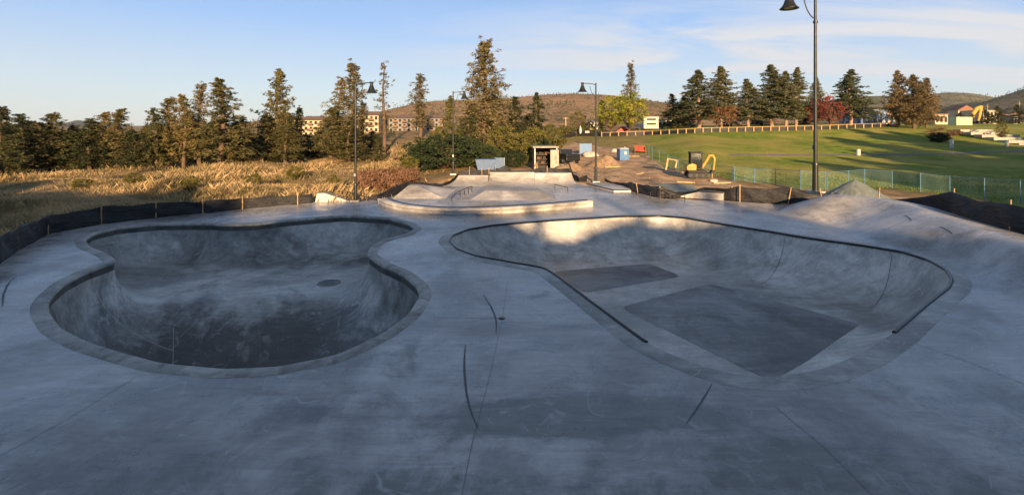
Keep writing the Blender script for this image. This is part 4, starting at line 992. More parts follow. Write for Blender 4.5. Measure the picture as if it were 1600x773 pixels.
def terrace_fence():
    posts = []
    n = 36
    for i in range(n):
        px = 940 + (1402 - 940) * i / (n - 1)
        pyb = np.interp(px, [940, 1000, 1050, 1100, 1200, 1300, 1402], [213, 211, 209, 206.5, 204.5, 202, 197])
        x, y, z = ray(px, pyb + .6, Zt, 60); posts.append((x, y, z))
    o = thing('terrace_fence', 'low post fence with black fabric along the top of the lawn', 'fence', posts[0]); ox, oy, oz = posts[0]
    for p in posts: MB().box((p[0] - ox, p[1] - oy, p[2] - oz + .4), (.17, .16, .95)).build('post', M['stake'], o)
    m = MB()
    for a, b in zip(posts, posts[1:]):
        vs = []
        for k in range(5):
            s = k / 4; x = a[0] + (b[0] - a[0]) * s - ox; y = a[1] + (b[1] - a[1]) * s - oy + .15; z = a[2] + (b[2] - a[2]) * s - oz
            vs += [(x, y, z - .1), (x, y, z + .72 - .12 * math.sin(s * math.pi))]
        m.add(vs, [(2 * k, 2 * k + 2, 2 * k + 3, 2 * k + 1) for k in range(4)])
    m.build('fabric', M['silt'], o)
    m = MB(); m.tube([(p[0] - ox, p[1] - oy + .05, p[2] - oz + .82) for p in posts], .05, 5); m.build('top_rail', M['timber'], o)
terrace_fence()
def far_silt():
    pts = []
    for px, b, t in ((870, 222, 216), (885, 216, 209), (900, 213, 208), (940, 213, 208), (975, 212, 208), (1000, 211, 207)):
        x, y, z = ray(px, b, Zt, 60); pts.append((x, y, z, zat(t, y) - z))
    silt('low dark fabric fence crossing the rise behind the building site', pts, [(p[0], p[1], p[2], p[2] + p[3] + .3, 0) for p in pts[1:]], seed=9)
far_silt()

# ------------------------------------------------------------------ street lamps
def lamp():
    o = thing('street_lamp', 'dark bell-shaded street lamp beside the left wedge ledge', 'street lamp', (0, 0, 0), 0, 'bell-shaded street lamps round the skatepark')
    hh = 7.0
    MB().box((0, 0, .03), (.5, .5, .14)).build('footing', M['ramp'], o)
    m = MB(); m.cyl((0, 0, .1), (0, 0, 1.0), .11, .10, 12); m.cyl((0, 0, 1.0), (0, 0, 1.06), .13, .12, 12); m.cyl((0, 0, 1.06), (0, 0, hh), .07, .05, 12); m.cyl((0, 0, hh), (0, 0, hh + .07), .06, .02, 10)
    m.cyl((0, 0, 5.9), (0, 0, 5.98), .085, .085, 10); m.cyl((0, 0, 3.2), (0, 0, 3.26), .085, .085, 10)
    pole = m.build('pole', M['lamp_paint'], o)
    m = MB(); m.box((0, -.12, 1.6), (.10, .05, .16)); m.build('fitting', M['greymetal'], pole)
    m = MB(); m.tube([(0, 0, hh - .08), (.25, 0, hh - .02), (.62, 0, hh + .02), (.92, 0, hh + .02)], .03, 8)
    m.tube([(0, 0, hh - .95)] + [(.42 * math.sin(a), 0, hh - .95 + .88 * (1 - math.cos(a)) ** .8) for a in np.linspace(.25, 1.45, 8)], .022, 6)
    m.build('arm', M['lamp_paint'], o)
    m = MB(); c = (.95, 0, hh - .58)
    m.lathe([(.0, .66), (.10, .66), (.115, .60), (.09, .57), (.09, .46), (.115, .42), (.14, .34), (.20, .18), (.27, .07), (.33, .03), (.34, 0), (.32, 0), (.26, .05), (.0, .1)], c, 24)
    sh = m.build('lamp_shade', M['lamp_paint'], o)
    m = MB(); m.lathe([(0, .02), (.18, .02), (.2, .06), (.0, .09)], c, 16); m.build('lens', M['lens'], sh)
    return o
L = lamp(); x, y = P(555.5, 314); L.location = (x, y, -.05)
yb = 42.0; z = float(Zt(xat(708, yb), yb)); dup(L, (xat(708, yb), yb, z), 0.12, 'dark bell-shaded street lamp in front of the huge juniper bush', (1.02,) * 3)
l2 = COL.objects[-1]
x, y = P(931, 285); dup(L, (x, y, 0), math.pi, 'dark bell-shaded street lamp rising from the concrete pad by the dirt', (1.10,) * 3)
x, y = P(1274, 300); dup(L, (x, y, -.1), math.pi - .12, 'very tall bell-shaded street lamp at the right, above the silt fence', (1.74, 1.74, 1.93))

# ------------------------------------------------------------------ site objects
def local(px, Y, py): return ((px - CX) / F * Y, Y, zat(py, Y))
def excavator():
    Yb = 40.0; x = xat(1090, Yb); z = float(Zt(x, Yb)); k = F / Yb
    o = thing('mini_excavator', 'small yellow excavator with dark cab and raised arm on the dirt', 'excavator', (x, Yb, z))
    for s in (-.55, .55):
        m = MB(); pr = []
        for a in np.linspace(math.pi / 2, 3 * math.pi / 2, 7): pr.append((-.75 + .2 * math.cos(a), .22 + .2 * math.sin(a)))
        for a in np.linspace(-math.pi / 2, math.pi / 2, 7): pr.append((.75 + .2 * math.cos(a), .22 + .2 * math.sin(a)))
        m.side(pr, s - .15, s + .15); tr = m.build('track', M['black_rubber'], o)
        m = MB()
        for q in (-.72, -.24, .24, .72): m.cyl((q, s - .17, .22), (q, s + .17, .22), .12, n=10)
        m.build('roller', M['steel_black'], tr)
    MB().box((-.1, 0, .52), (1.5, 1.0, .16)).build('chassis', M['black_rubber'], o, .02)
    m = MB(); pr = [(-.95, .6), (-.2, .6), (-.2, 1.05), (-.55, 1.15), (-.9, 1.0), (-1.0, .8)]; m.side(pr, -.5, .5); m.build('engine_cover', M['yellow'], o, .05)
    cab = thing  # cab: frame posts with glass
    m = MB()
    for (a, b) in ((-.62, -.45), (.25, -.45), (-.62, .3), (.25, .3)): m.box((a, b, 1.35), (.07, .07, 1.3))
    m.box((-.18, -.07, 2.02), (1.02, .9, .08)); m.box((-.18, -.07, .72), (.95, .85, .12))
    cb = m.build('cab_frame', M['black_rubber'], o, .01)
    MB().box((-.18, -.07, 1.4), (.80, .72, 1.1)).build('cab_glass', M['darkglass'], cb)
    m = MB(); m.tube([(.35, .1, .75), (.75, .05, 1.35), (.95, 0, 1.75), (1.25, -.02, 1.8)], .1, 8, [.13, .12, .12, .10]); m.build('boom', M['yellow'], o)
    m = MB(); m.tube([(1.18, -.02, 1.85), (1.35, -.05, 1.5), (1.25, -.1, .6)], .08, 8, [.11, .1, .07]); m.build('stick', M['yellow'], o)
    m = MB(); m.cyl((.4, .1, .95), (.85, .02, 1.4), .035, n=6); m.cyl((1.2, .12, 1.75), (1.38, .06, 1.1), .035, n=6); m.build('hydraulic_ram', M['greymetal'], o)
    m = MB(); m.side([(1.35, .62), (1.1, .6), (.95, .35), (1.05, .12), (1.3, .08), (1.22, .25), (1.2, .4)], -.35, .2); m.build('bucket', M['black_rubber'], o)
    m = MB(); m.box((1.0, 0, .22), (.06, 1.3, .35)); m.build('blade', M['yellow'], o)
    o.rotation_euler.z = -.12; o.scale = (.98, .98, 1.02)
excavator()

def toilet():
    Yb = 58.5; x = xat(973, Yb); z = float(Zt(x, Yb))
    o = thing('portable_toilet', 'blue portable toilet with white roof standing on the dirt', 'portable toilet', (x, Yb, z), .15)
    h = zat(231, Yb) - z
    MB().box((0, 0, h * .46), (1.12, 1.12, h * .92)).build('cabin', M['blue_plastic'], o, .03)
    MB().add([(-.6, -.6, h * .92), (.6, -.6, h * .92), (.6, .6, h * .92), (-.6, .6, h * .92), (-.45, -.45, h), (.45, -.45, h), (.45, .45, h), (-.45, .45, h)], [(0, 1, 5, 4), (1, 2, 6, 5), (2, 3, 7, 6), (3, 0, 4, 7), (4, 5, 6, 7)]).build('roof', M['white_paint'], o)
    d = MB().box((0, -.575, h * .45), (.8, .03, h * .78)).build('door', M['blue_plastic'], o, .01)
    MB().box((.12, -.60, h * .6), (.3, .02, .35)).build('notice', M['white_paint'], d)
    MB().cyl((.45, .45, h * .8), (.45, .45, h * 1.08), .05, n=8).build('vent_pipe', M['white_paint'], o)
toilet()

def shed():
    Yb = 47.5; x = xat(853, Yb); z = float(Zt(x, Yb)) - .02
    o = thing('storage_container', 'open weathered storage shed with white door swung out', 'shed', (x, Yb, z), .05)
    w, h, d = 2.15, zat(231, Yb) - z, 2.4
    m = MB(); m.box((-w / 2, d / 2, h / 2), (.08, d, h)); m.box((w / 2, d / 2, h / 2), (.08, d, h)); m.box((0, d, h / 2), (w, .08, h)); m.box((0, d / 2, .08), (w, d, .12))
    m.build('wall', M['greymetal'], o)
    MB().box((-.05, d / 2 - .15, h + .07), (w + .35, d + .5, .12)).build('roof', M['weathered'], o, .01)
    MB().box((0, d - .06, h / 2), (w - .1, .03, h - .2)).build('shade_panel', M['black_rubber'], o)  # black sheet painting in the shade of the shed's interior
    dr_ = MB().box((w / 2 + .12 - .35, -.06, h * .47), (.82, .06, h * .88)).build('door', M['weathered'], o, .01)
    MB().cyl((w / 2 - .1, -.13, h * .3), (w / 2 - .1, -.13, h * .7), .02, n=6).build('handle', M['steel_black'], dr_)
    m = MB()
    for k in range(4): m.box((-.3, d - .5, .5 + k * .45), (1.4, .6, .05))
    m.build('shelf', M['bark'], o)
    rng = random.Random(3)
    for k in range(7):
        tag(MB().box((0, 0, .13), (.3, .3, .26)).build('crate', M['bark'] if k % 2 else M['black_rubber'], None, .01, (x - .85 + k * .2, Yb + d - .55 + (k % 3) * .05, z + .525 + (k % 3) * .45)), 'small box on a shelf inside the open storage shed', 'box', 'boxes on the shelves in the shed')
shed()

def blue_bin():
    Yb = 45; x = xat(759, Yb); z = float(Zt(x, Yb))
    o = thing('waste_skip', 'blue steel waste bin below the olive bushes', 'waste bin', (x, Yb, z), .08)
    h = zat(249, Yb) - z
    m = MB(); m.side([(-.75, .1), (.75, .1), (.98, h), (-.98, h)], 0, 1.3); m.build('bin_body', M['blue_dark'], o, .02)
    m = MB()
    for q in (-.7, -.25, .25, .7): m.box((q, -.03, h * .55), (.06, .06, h * .8))
    m.box((0, -.03, h - .04), (2.0, .1, .08)); m.build('rib', M['blue_dark'], o)
blue_bin()
def panel(px, Yb, w, top, mat, label, name='site_hoarding', cat='hoarding'):
    x = xat(px, Yb); z = float(Zt(x, Yb)); h = zat(top, Yb) - z
    o = thing(name, label, cat, (x, Yb, z), .05)
    m = MB(); m.box((0, 0, h * .55), (w, .05, h * .85)); m.build('board', mat, o)
    m = MB(); m.cyl((-w / 2, 0, 0), (-w / 2, 0, h), .03, n=6); m.cyl((w / 2, 0, 0), (w / 2, 0, h), .03, n=6); m.build('frame', M['greymetal'], o)
panel(781, 46.5, .9, 246, M['blue_dark'], 'dark blue panel standing just right of the blue bin')
panel(915, 66, 1.6, 224, M['blue_plastic'], 'pale blue panel near the white boulders')

def pickup(px, Yb, label, body, rz, s=1.0, name='parked_truck', cat='truck'):
    x = xat(px, Yb); z = float(Zt(x, Yb))
    o = thing(name, label, cat, (x, Yb, z), rz, None, (s, s, s))
    m = MB(); m.box((0, 0, .65), (5.0, 1.85, .5)); m.box((-1.6, 0, 1.05), (1.8, 1.8, .35)); m.build('body', body, o, .08)
    m = MB(); m.side([(-.6, .9), (1.3, .9), (.9, 1.65), (-.4, 1.65)], -.82, .82); c = m.build('cab', body, o, .06)
    m = MB(); m.side([(-.5, 1.02), (1.17, 1.02), (.87, 1.56), (-.38, 1.56)], -.84, .84); m.build('window', M['darkglass'], c)
    for a in (-1.6, 1.6):
        for b in (-.9, .9):
            wh = MB().cyl((a, b - .1, .36), (a, b + .1, .36), .36, n=16).build('wheel', M['black_rubber'], o)
            MB().cyl((a, b - .115, .36), (a, b + .115, .36), .18, n=10).build('rim', M['greymetal'], wh)
pickup(882, 57, 'dark grey truck parked behind the storage shed', M['steel_black'], 1.9, .95)
def car(px, Yb, label, body, rz, py=None):
    x = xat(px, Yb); z = float(Zt(x, Yb))
    o = thing('parked_car', label, 'car', (x, Yb, z), rz, 'cars parked below the park trees')
    m = MB(); m.side([(-2.1, .35), (2.1, .35), (2.15, .75), (1.1, .92), (-1.9, .95), (-2.15, .8)], -.85, .85); m.build('body', body, o, .06)
    m = MB(); m.side([(-1.7, .9), (1.1, .9), (.45, 1.42), (-1.2, 1.42)], -.74, .74); m.build('cabin', M['darkglass'], o, .08)
    MB().box((-.4, 0, 1.43), (1.55, 1.4, .04)).build('roof', body, o, .02)
    for a in (-1.35, 1.35):
        for b in (-.82, .82): MB().cyl((a, b - .1, .33), (a, b + .1, .33), .33, n=14).build('wheel', M['black_rubber'], o)
carp = [(1031, 124, 'black car parked just right of the white motorhome', M['steel_black'], .1), (1044, 121, 'blue car parked right of the black car below the dark fir', M['blue_dark'], -.2), (1058, 126, 'dark red car parked left of the park tree trunks', M['red'], .3), (1074, 124, 'grey car parked between the park fir trunks', M['greymetal'], .0), (989, 118, 'dark car parked under the yellow-green tree', M['steel_black'], .1)]
for px, Yb, lab, b_, rz in carp: car(px, Yb, lab, b_, rz)

def rv():
    Yb = 116; x = xat(1017, Yb); z = float(Zt(x, Yb)); h = zat(182.5, Yb) - z; w = 24 * Yb / F
    o = thing('motorhome', 'white motorhome with two dark rear windows beside the yellow-green trees', 'motorhome', (x, Yb, z), .1)
    MB().box((0, 3, h * .54), (w, 6.5, h * .92)).build('body', M['white_paint'], o, .05)
    for q in (.45, .80): MB().box((0, -.27, h * q), (w * .62, .06, h * .12)).build('window', M['darkglass'], o)
    MB().box((0, -.35, h * .14), (w * .95, .3, .25)).build('bumper', M['greymetal'], o)
    for s in (-1, 1): MB().cyl((s * (w / 2 - .3) - .12, .8, .4), (s * (w / 2 - .3) + .12, .8, .4), .42, n=14).build('wheel', M['black_rubber'], o)
rv()

def building(px0, px1, Yb, top, label, wall, roofm, depth=10, floors=2, bays=4, name='building', roof='flat', base=None, rz=0.0, balcony=False):
    x0, x1 = xat(px0, Yb), xat(px1, Yb); xc = (x0 + x1) / 2; w = x1 - x0
    z = (zat(base, Yb) if base is not None else float(Zt(xc, Yb)))
    h = zat(top, Yb) - z; rh = h * .2 if roof != 'flat' else .25; hw = h - rh
    o = thing(name, label, 'building', (xc, Yb, z - .5), rz)
    MB().box((0, depth / 2, (hw + .5) / 2), (w, depth, hw + .5)).build('wall', wall, o)
    m = MB(); e = w * .04 + .25
    if roof == 'hip':
        m.add([(-w / 2 - e, -e, hw + .5), (w / 2 + e, -e, hw + .5), (w / 2 + e, depth + e, hw + .5), (-w / 2 - e, depth + e, hw + .5), (-w / 2 + w * .18, depth * .5, h + .5), (w / 2 - w * .18, depth * .5, h + .5)], [(0, 1, 5, 4), (1, 2, 5), (2, 3, 4, 5), (3, 0, 4), (3, 2, 1, 0)])
    else: m.box((0, depth / 2, hw + .5 + rh / 2), (w + e, depth + e, rh))
    m.build('roof', roofm, o)
    fh = hw / floors; bw = w / bays
    for f in range(floors):
        for b in range(bays):
            cx = -w / 2 + bw * (b + .5); cz = .5 + fh * (f + .52)
            wf = MB().box((cx, -.03, cz), (bw * .56, .10, fh * .60)).build('window', M['grey_stucco'], o)
            MB().box((cx, -.07, cz), (bw * .49, .06, fh * .53)).build('pane', M['darkglass'], wf)
            if balcony and b % 2 == 1:
                m = MB(); m.box((cx, -.6, cz - fh * .34), (bw * 1.05, 1.1, .12)); m.box((cx, -1.12, cz - fh * .16), (bw * 1.05, .05, fh * .3)); m.build('balcony', M['roof_brown'], o)
    return o
building(460, 504, 118, 181, 'cream apartment block farthest left, half hidden by pines', M['cream'], M['roof_brown'], 14, 3, 6, 'apartment_block', 'hip', 214, .1, True)
building(555, 591, 116, 173, 'cream apartment block with hipped roof right of the left lamp post', M['cream'], M['roof_brown'], 14, 3, 5, 'apartment_block', 'hip', 208, .1, True)
building(500, 556, 128, 186, 'long dim apartment wing between the two cream blocks', M['cream'], M['roof_brown'], 10, 3, 8, 'apartment_block', 'hip', 212, .1, True)
building(608, 649, 122, 179, 'grey apartment block left of the rust-tinged pine', M['grey_stucco'], M['roof_brown'], 14, 3, 6, 'apartment_block', 'hip', 207, .12, True)
building(652, 692, 128, 179, 'grey apartment block right of the rust-tinged pine', M['grey_stucco'], M['roof_brown'], 14, 3, 6, 'apartment_block', 'hip', 206, .12, True)
building(1040, 1056, 150, 184, 'small cream house behind the parked cars', M['cream'], M['roof_brown'], 8, 1, 3, 'house', 'hip')
building(922, 934, 145, 189, 'white house glimpsed left of the middle-right lamp post', M['white_paint'], M['white_paint'], 8, 1, 2, 'house', 'hip')
building(1461, 1481, 140, 178, 'small cream house with red roof right of the brown trees', M['cream'], M['roof_red'], 8, 1, 3, 'house', 'flat')
building(1536, 1558, 230, 172, 'unfinished beige building behind the yellow digger arm', M['cream'], M['grey_stucco'], 12, 2, 4, 'building', 'flat')
building(1566, 1580, 260, 176, 'low orange-lit house near the right edge', M['cream'], M['roof_red'], 10, 1, 3, 'house', 'hip')
building(1584, 1604, 240, 180, 'low grey building at the right picture edge', M['grey_stucco'], M['roof_brown'], 10, 1, 4, 'building', 'flat')
def container():
    Yb = 128; x = xat(1507, Yb); z = float(Zt(x, Yb)); h = zat(183, Yb) - z; w = 26 * Yb / F
    o = thing('site_container', 'pale green metal container beyond the right lawn', 'container', (x, Yb, z), .05)
    MB().box((0, 1.2, h / 2), (w, 2.4, h)).build('container_body', M['mint'], o, .03)
    m = MB()
    for k in range(13): m.box((-w / 2 + w * (k + .5) / 13, -.03, h * .5), (.08, .06, h * .9))
    m.build('rib', M['mint'], o)
container()
def bluebuilding():
    Yb = 122; x = xat(1372, Yb); z = float(Zt(x, Yb)) - .2; h = zat(170, Yb) - z; w = 54 * Yb / F
    o = thing('pavilion', 'blue and white mottled hall behind the fence between two tree groups', 'building', (x, Yb, z))
    m_, nt, b = newmat('mottled blue cladding'); v = worldpos(nt)
    vo = N(nt, 'ShaderNodeTexVoronoi', Scale=1.5); nt.links.new(v, vo.inputs['Vector'])
    sp_ = nt.nodes.new('ShaderNodeSeparateColor'); nt.links.new(vo.outputs['Color'], sp_.inputs[0])
    nt.links.new(ramp(nt, sp_.outputs[0], [(0, (.06, .12, .26)), (.45, (.22, .30, .42)), (.7, (.55, .52, .48)), (.9, (.45, .28, .2))], 'CONSTANT'), b.inputs['Base Color'])
    MB().box((0, 4, h * .4), (w, 8, h * .8)).build('wall', m_, o)
    MB().box((-w * .05, 4, h * .84), (w * .75, 7.4, h * .1)).build('roof', M['blue_plastic'], o)
    MB().box((-w * .05, 4, h * .92), (w * .6, 6, h * .07)).build('roof_cap', M['grey_stucco'], o)
    for k in range(6): MB().box((-w * .4 + w * .16 * k, -.05, h * .33), (w * .07, .12, h * .4)).build('opening', M['darkglass'], o)
bluebuilding()
def bigdigger():
    Yb = 190; x = xat(1530, Yb); z = float(Zt(x, Yb))
    o = thing('large_excavator', 'big yellow excavator with arched arm behind the pale green container', 'excavator', (x, Yb, z)); s = Yb / F
    m = MB(); m.tube([(-14 * s, 0, 3 * s), (-10 * s, 0, 16 * s), (-4 * s, 0, 24 * s), (3 * s, 0, 27 * s)], 1, 8, [.7, .8, .8, .6]); m.build('boom', M['yellow'], o)
    m = MB(); m.tube([(3 * s, 0, 28 * s), (0, 0, 12 * s), (-2 * s, 0, 4 * s)], 1, 8, [.6, .55, .35]); m.build('stick', M['yellow'], o)
    MB().box((-20 * s, 0, 7 * s), (10 * s, 2.6, 7 * s)).build('body', M['yellow'], o, .1)
    MB().box((-14 * s, 0, 8 * s), (4 * s, 1.4, 8 * s)).build('cab', M['darkglass'], o, .05)
    MB().box((-19 * s, 0, 2 * s), (14 * s, 3, 4 * s)).build('track', M['black_rubber'], o, .2)
    MB().side([(-3 * s, 5 * s), (1 * s, 4 * s), (0, 0), (-4 * s, 1 * s)], -.6, .6).build('bucket', M['black_rubber'], o)
bigdigger()
# red slatted bench
def red_bench():
    Yb = 66; x = xat(1000, Yb); z = float(Zt(x, Yb)); s = Yb / F
    o = thing('slatted_bench', 'red slatted bench-like frame on the grass left of the mesh fence', 'bench', (x, Yb, z), -.1)
    m = MB()
    for k in range(5): m.box((0, .1 + k * .14, .45 + k * .15), (1.5, .05, .11), rot=Matrix.Rotation(-.5, 3, 'X'))
    m.build('backrest', M['red'], o); MB().box((0, -.2, .42), (1.5, .45, .06)).build('seat', M['red'], o)
    for q in (-.72, .72): MB().box((q, .15, .45), (.08, .7, .9)).build('leg', M['steel_black'], o)
red_bench()
def wood_frame():
    Yb = 47; x = xat(1046, Yb); z = float(Zt(x, Yb))
    o = thing('timber_frame', 'leaning frame of two raw timber posts and a crossbar left of the excavator', 'frame', (x, Yb, z)); s = Yb / F
    MB().tube([(-6 * s, 0, -.1), (-1.5 * s, .2, 18 * s)], .09, 6).build('post', M['timber'], o)
    MB().tube([(7 * s, -.1, -.25), (12 * s, .1, 15.5 * s)], .1, 6).build('post', M['timber'], o)
    MB().tube([(-1.5 * s, .2, 17.6 * s), (12 * s, .1, 15 * s)], .05, 6).build('crossbar', M['timber'], o)
wood_frame()
def rockmesh(seed, sx, sy, sz):
    rng = random.Random(seed); m = MB(); n, k = 12, 7; vs = []
    for i in range(k + 1):
        for j in range(n):
            th = math.pi * i / k; ph = 2 * math.pi * j / n; r = 1 + .22 * math.sin(3 * ph + seed) * math.sin(2 * th) + rng.uniform(-.09, .09)
            vs.append((sx * r * math.sin(th) * math.cos(ph), sy * r * math.sin(th) * math.sin(ph), sz * .6 + sz * r * math.cos(th)))
    return m.add(vs, [(i * n + j, (i + 1) * n + j, (i + 1) * n + (j + 1) % n, i * n + (j + 1) % n) for i in range(k) for j in range(n)], True)
for q, (px, pyb, r_, lab) in enumerate([(924, 245, .75, 'largest pale boulder behind the middle-right lamp post'), (911, 244, .35, 'small pale boulder left of the largest boulder'), (905, 243, .3, 'smallest boulder beside the pale blue panel'), (878, 262, .35, 'orange-lit rock at the foot of the shed door'), (962, 237, .45, 'brownish rock just left of the portable toilet'), (1115, 284, .22, 'lump of earth right of the excavator bucket')]):
    x, y, z = ray(px, pyb, Zt, 36); o = rockmesh(q + 5, r_ * 1.5, r_, r_ * .75).build('boulder', M['rock'], None, 0, (x, y, z - r_ * .3)); tag(o, lab, 'boulder')
def dirt_mound(px, Yb, w, top, label):
    x = xat(px, Yb); z = float(Zt(x, Yb)) - .1; h = zat(top, Yb) - z; n = 26; vs = []; fs = []
    for i in range(n):
        for j in range(n):
            a, b = i / (n - 1) * 2 - 1, j / (n - 1) * 2 - 1; r = math.hypot(a, b)
            vs.append((a * w, b * w * .7, h * .75 * sm01(1 - r) * (1 + .15 * math.sin(a * 9 + b * 5)) + .05 * math.sin(a * 23) * math.cos(b * 19) * (r < .9) - (.1 if r >= 1 else 0)))
    for i in range(n - 1):
        for j in range(n - 1): fs.append((i * n + j, (i + 1) * n + j, (i + 1) * n + j + 1, i * n + j + 1))
    tag(MB().add(vs, fs, True).build('dirt_mound', M['soil'], None, 0, (x, Yb, z)), label, 'dirt mound')
dirt_mound(946, 52, 2.6, 237, 'brown earth mound left of the portable toilet')
dirt_mound(1135, 41, 3.0, 280, 'low spoil heap right of the excavator')
dirt_mound(890, 47, 2.6, 250, 'earth mound just right of the storage shed')
def rubble():
    rng = np.random.default_rng(31); V = []; fs = []; n = 0
    for _ in range(1500):
        px = rng.uniform(880, 1290); Y = rng.uniform(33, 60); x = xat(px, Y); py = HZ + F * (H - float(Zt(x, Y))) / Y
        if not inside([px], [py], dirt_poly)[0] or inside([x], [Y], DECK)[0]: continue
        r = rng.uniform(.02, .07) * (1 + (rng.random() < .06) * 1.2); z = float(Zt(x, Y))
        d = np.array([(1, 0, 0), (-1, 0, 0), (0, 1, 0), (0, -1, 0), (0, 0, 1), (0, 0, -.5)]) * r * rng.uniform(.6, 1.3, (6, 1))
        V.append(d + (x, Y, z)); fs += [(n + a, n + b, n + c) for a, b, c in ((0, 2, 4), (2, 1, 4), (1, 3, 4), (3, 0, 4), (2, 0, 5), (1, 2, 5), (3, 1, 5), (0, 3, 5))]; n += 6
    tag(link('dirt_clods', np_mesh('dirt_clods', np.vstack(V), fs, M['soil'])), 'earth clods and stones strewn over the building site', 'rubble', None, 'stuff')
    for q, (px, py, L_, a, lab) in enumerate([(1128, 287, 1.5, .2, 'plank lying on the dirt right of the excavator'), (1072, 286, 1.3, -.5, 'plank lying below the excavator tracks'), (960, 262, 2.0, .1, 'long board on the dirt beside the middle-right lamp'), (1000, 272, 1.2, .9, 'short board on the open dirt right of the middle-right lamp'), (905, 266, 1.8, .5, 'board lying just right of the shed door'), (990, 245, 1.4, -.2, 'dark plank lying right of the portable toilet')]):
        x, y, z = ray(px, py, Zt, 30); o = MB().box((0, 0, .06), (L_, .2, .08)).build('plank', M['timber'], None, .005, (x, y, z)); o.rotation_euler.z = a; tag(o, lab, 'plank')
rubble()
def tarp_pile():
    Yb = 28.3; x = xat(1336, Yb); z = -.1; h = zat(280, Yb) - z; n = 90; vs = []; fs = []
    for i in range(n):
        for j in range(n):
            a, b = i / (n - 1) * 2 - 1, j / (n - 1) * 2 - 1; r = math.hypot(a, b); an = math.atan2(b, a)
            fold = .13 * math.sin(an * 15 + 2 * math.sin(an * 4) + r * 2) * min(1, r * 1.8) + .06 * math.sin(an * 29 + 3 * r) * min(1, r * 2)
            hh = h * max(0, 1 - (r * (1 + fold * .6)) ** 1.15) ** 1.1 + fold * .35
            vs.append((a * 2.35, b * 2.0, max(hh, -.05) if r < 1.05 else -.15))
    for i in range(n - 1):
        for j in range(n - 1): fs.append((i * n + j, (i + 1) * n + j, (i + 1) * n + j + 1, i * n + j + 1))
    o = MB().add(vs, fs, True).build('covered_pile', M['tarp'], None, 0, (x, Yb, z)); tag(o, 'conical pile under a wrinkled grey-green tarp right of the high lamp', 'covered pile')
    Yb = 32.5; x = xat(1062, Yb); vs = []; fs = []; n = 24
    for i in range(n):
        for j in range(n):
            a, b = i / (n - 1) * 2 - 1, j / (n - 1) * 2 - 1
            vs.append((a * 1.35, b * 1.3, .30 + .12 * b - .16 * a * a * (1 + b * .0) - .05 * math.cos(b * 2.2) + .015 * math.sin(a * 14 + b * 6)))
    for i in range(n - 1):
        for j in range(n - 1): fs.append((i * n + j, (i + 1) * n + j, (i + 1) * n + j + 1, i * n + j + 1))
    o = MB().add(vs, fs, True).build('tarp_sheet', M['tarp'], None, 0, (x, Yb, .0)); tag(o, 'grey tarp sheet sagging behind the long handrail', 'tarp')
tarp_pile()
def stake_bundle():
    Yb = 41.5; x = xat(838, Yb); z = float(Zt(x, Yb)); o = thing('stake_bundle', 'loose stack of wooden stakes leaning together left of the shed', 'stakes', (x, Yb, z))
    rng = random.Random(5)
    for k in range(9):
        a = rng.uniform(0, 6.28); MB().cyl((.4 * math.cos(a), .25 * math.sin(a), 0), (rng.uniform(-.12, .12), rng.uniform(-.1, .1), rng.uniform(.8, 1.15)), .025, .02, 5).build('stake', M['stake'], o)
stake_bundle()
def parasol():
    Yb = 108; x = xat(907, Yb); z = float(Zt(x, Yb)); h = zat(196, Yb) - z
    o = thing('closed_parasol', 'white closed parasol standing on the rise', 'parasol', (x, Yb, z))
    MB().cyl((0, 0, 0), (0, 0, h), .05, n=8).build('pole', M['greymetal'], o)
    MB().lathe([(.12, h * .2), (.28, h * .35), (.3, h * .6), (.16, h * .85), (.0, h * .99)], (0, 0, 0), 10).build('canopy', M['white_paint'], o)
    Yb = 107; x = xat(917.5, Yb); z = float(Zt(x, Yb)); h = zat(205, Yb) - z
    o = thing('notice_board', 'small grey notice board right of the white parasol', 'sign', (x, Yb, z))
    MB().cyl((0, 0, 0), (0, 0, h), .05, n=6).build('post', M['timber'], o); MB().box((0, -.08, h * .85), (.9, .05, h * .35)).build('board', M['white_paint'], o)
    Yb = 112; x = xat(978, Yb); z = float(Zt(x, Yb)) + .3
    o = thing('tent', 'small red-orange tent under the yellow-green trees', 'tent', (x - 1.5, Yb - 3, z - .3))
    MB().side([(-1.5, 0), (1.5, 0), (.2, 1.3)], 0, 2).build('canvas', M['red'], o)
parasol()
for px, b_, t_, lab in ((1341, 243, 233, 'stubby pale post beside the lawn path'), (1487, 232, 218, 'pale concrete post right of the dark round bush'), (1573, 229, 219, 'pale concrete post near the stone steps')):
    x, y, z = ray(px, b_, Zt, 40); h = zat(t_, y) - z
    o = MB().lathe([(0, h), (.22, h), (.25, h * .93), (.25, 0)], (0, 0, 0), 12).build('bollard', M['ramp'], None, 0, (x, y, z)); tag(o, lab, 'post')
def steps():
    o = None; x, y, z = ray(1600, 226, Zt, 45)
    o = thing('stone_steps', 'broad pale stone steps set in the lawn at the right edge', 'steps', (x, y, z))
    for k in range(6): MB().box((2.2, k * 2.2, k * .42 - .05), (7.5 - k * .3, 1.5, .5)).build('step', M['weathered'], o)
steps()
def drift():
    x, y, z = ray(614, 252, Zt, 40); o = thing('driftwood_stump', 'dark fallen stump lying in the golden grass', 'stump', (x, y, z))
    MB().tube([(-.5, 0, .15), (0, .1, .5), (.35, 0, 1.0)], .2, 7, [.16, .3, .14]).tube([(0, 0, .4), (.5, .1, .55), (.75, 0, .45)], .1, 6, [.18, .12, .05]).build('stump_wood', M['bark'], o)
drift()
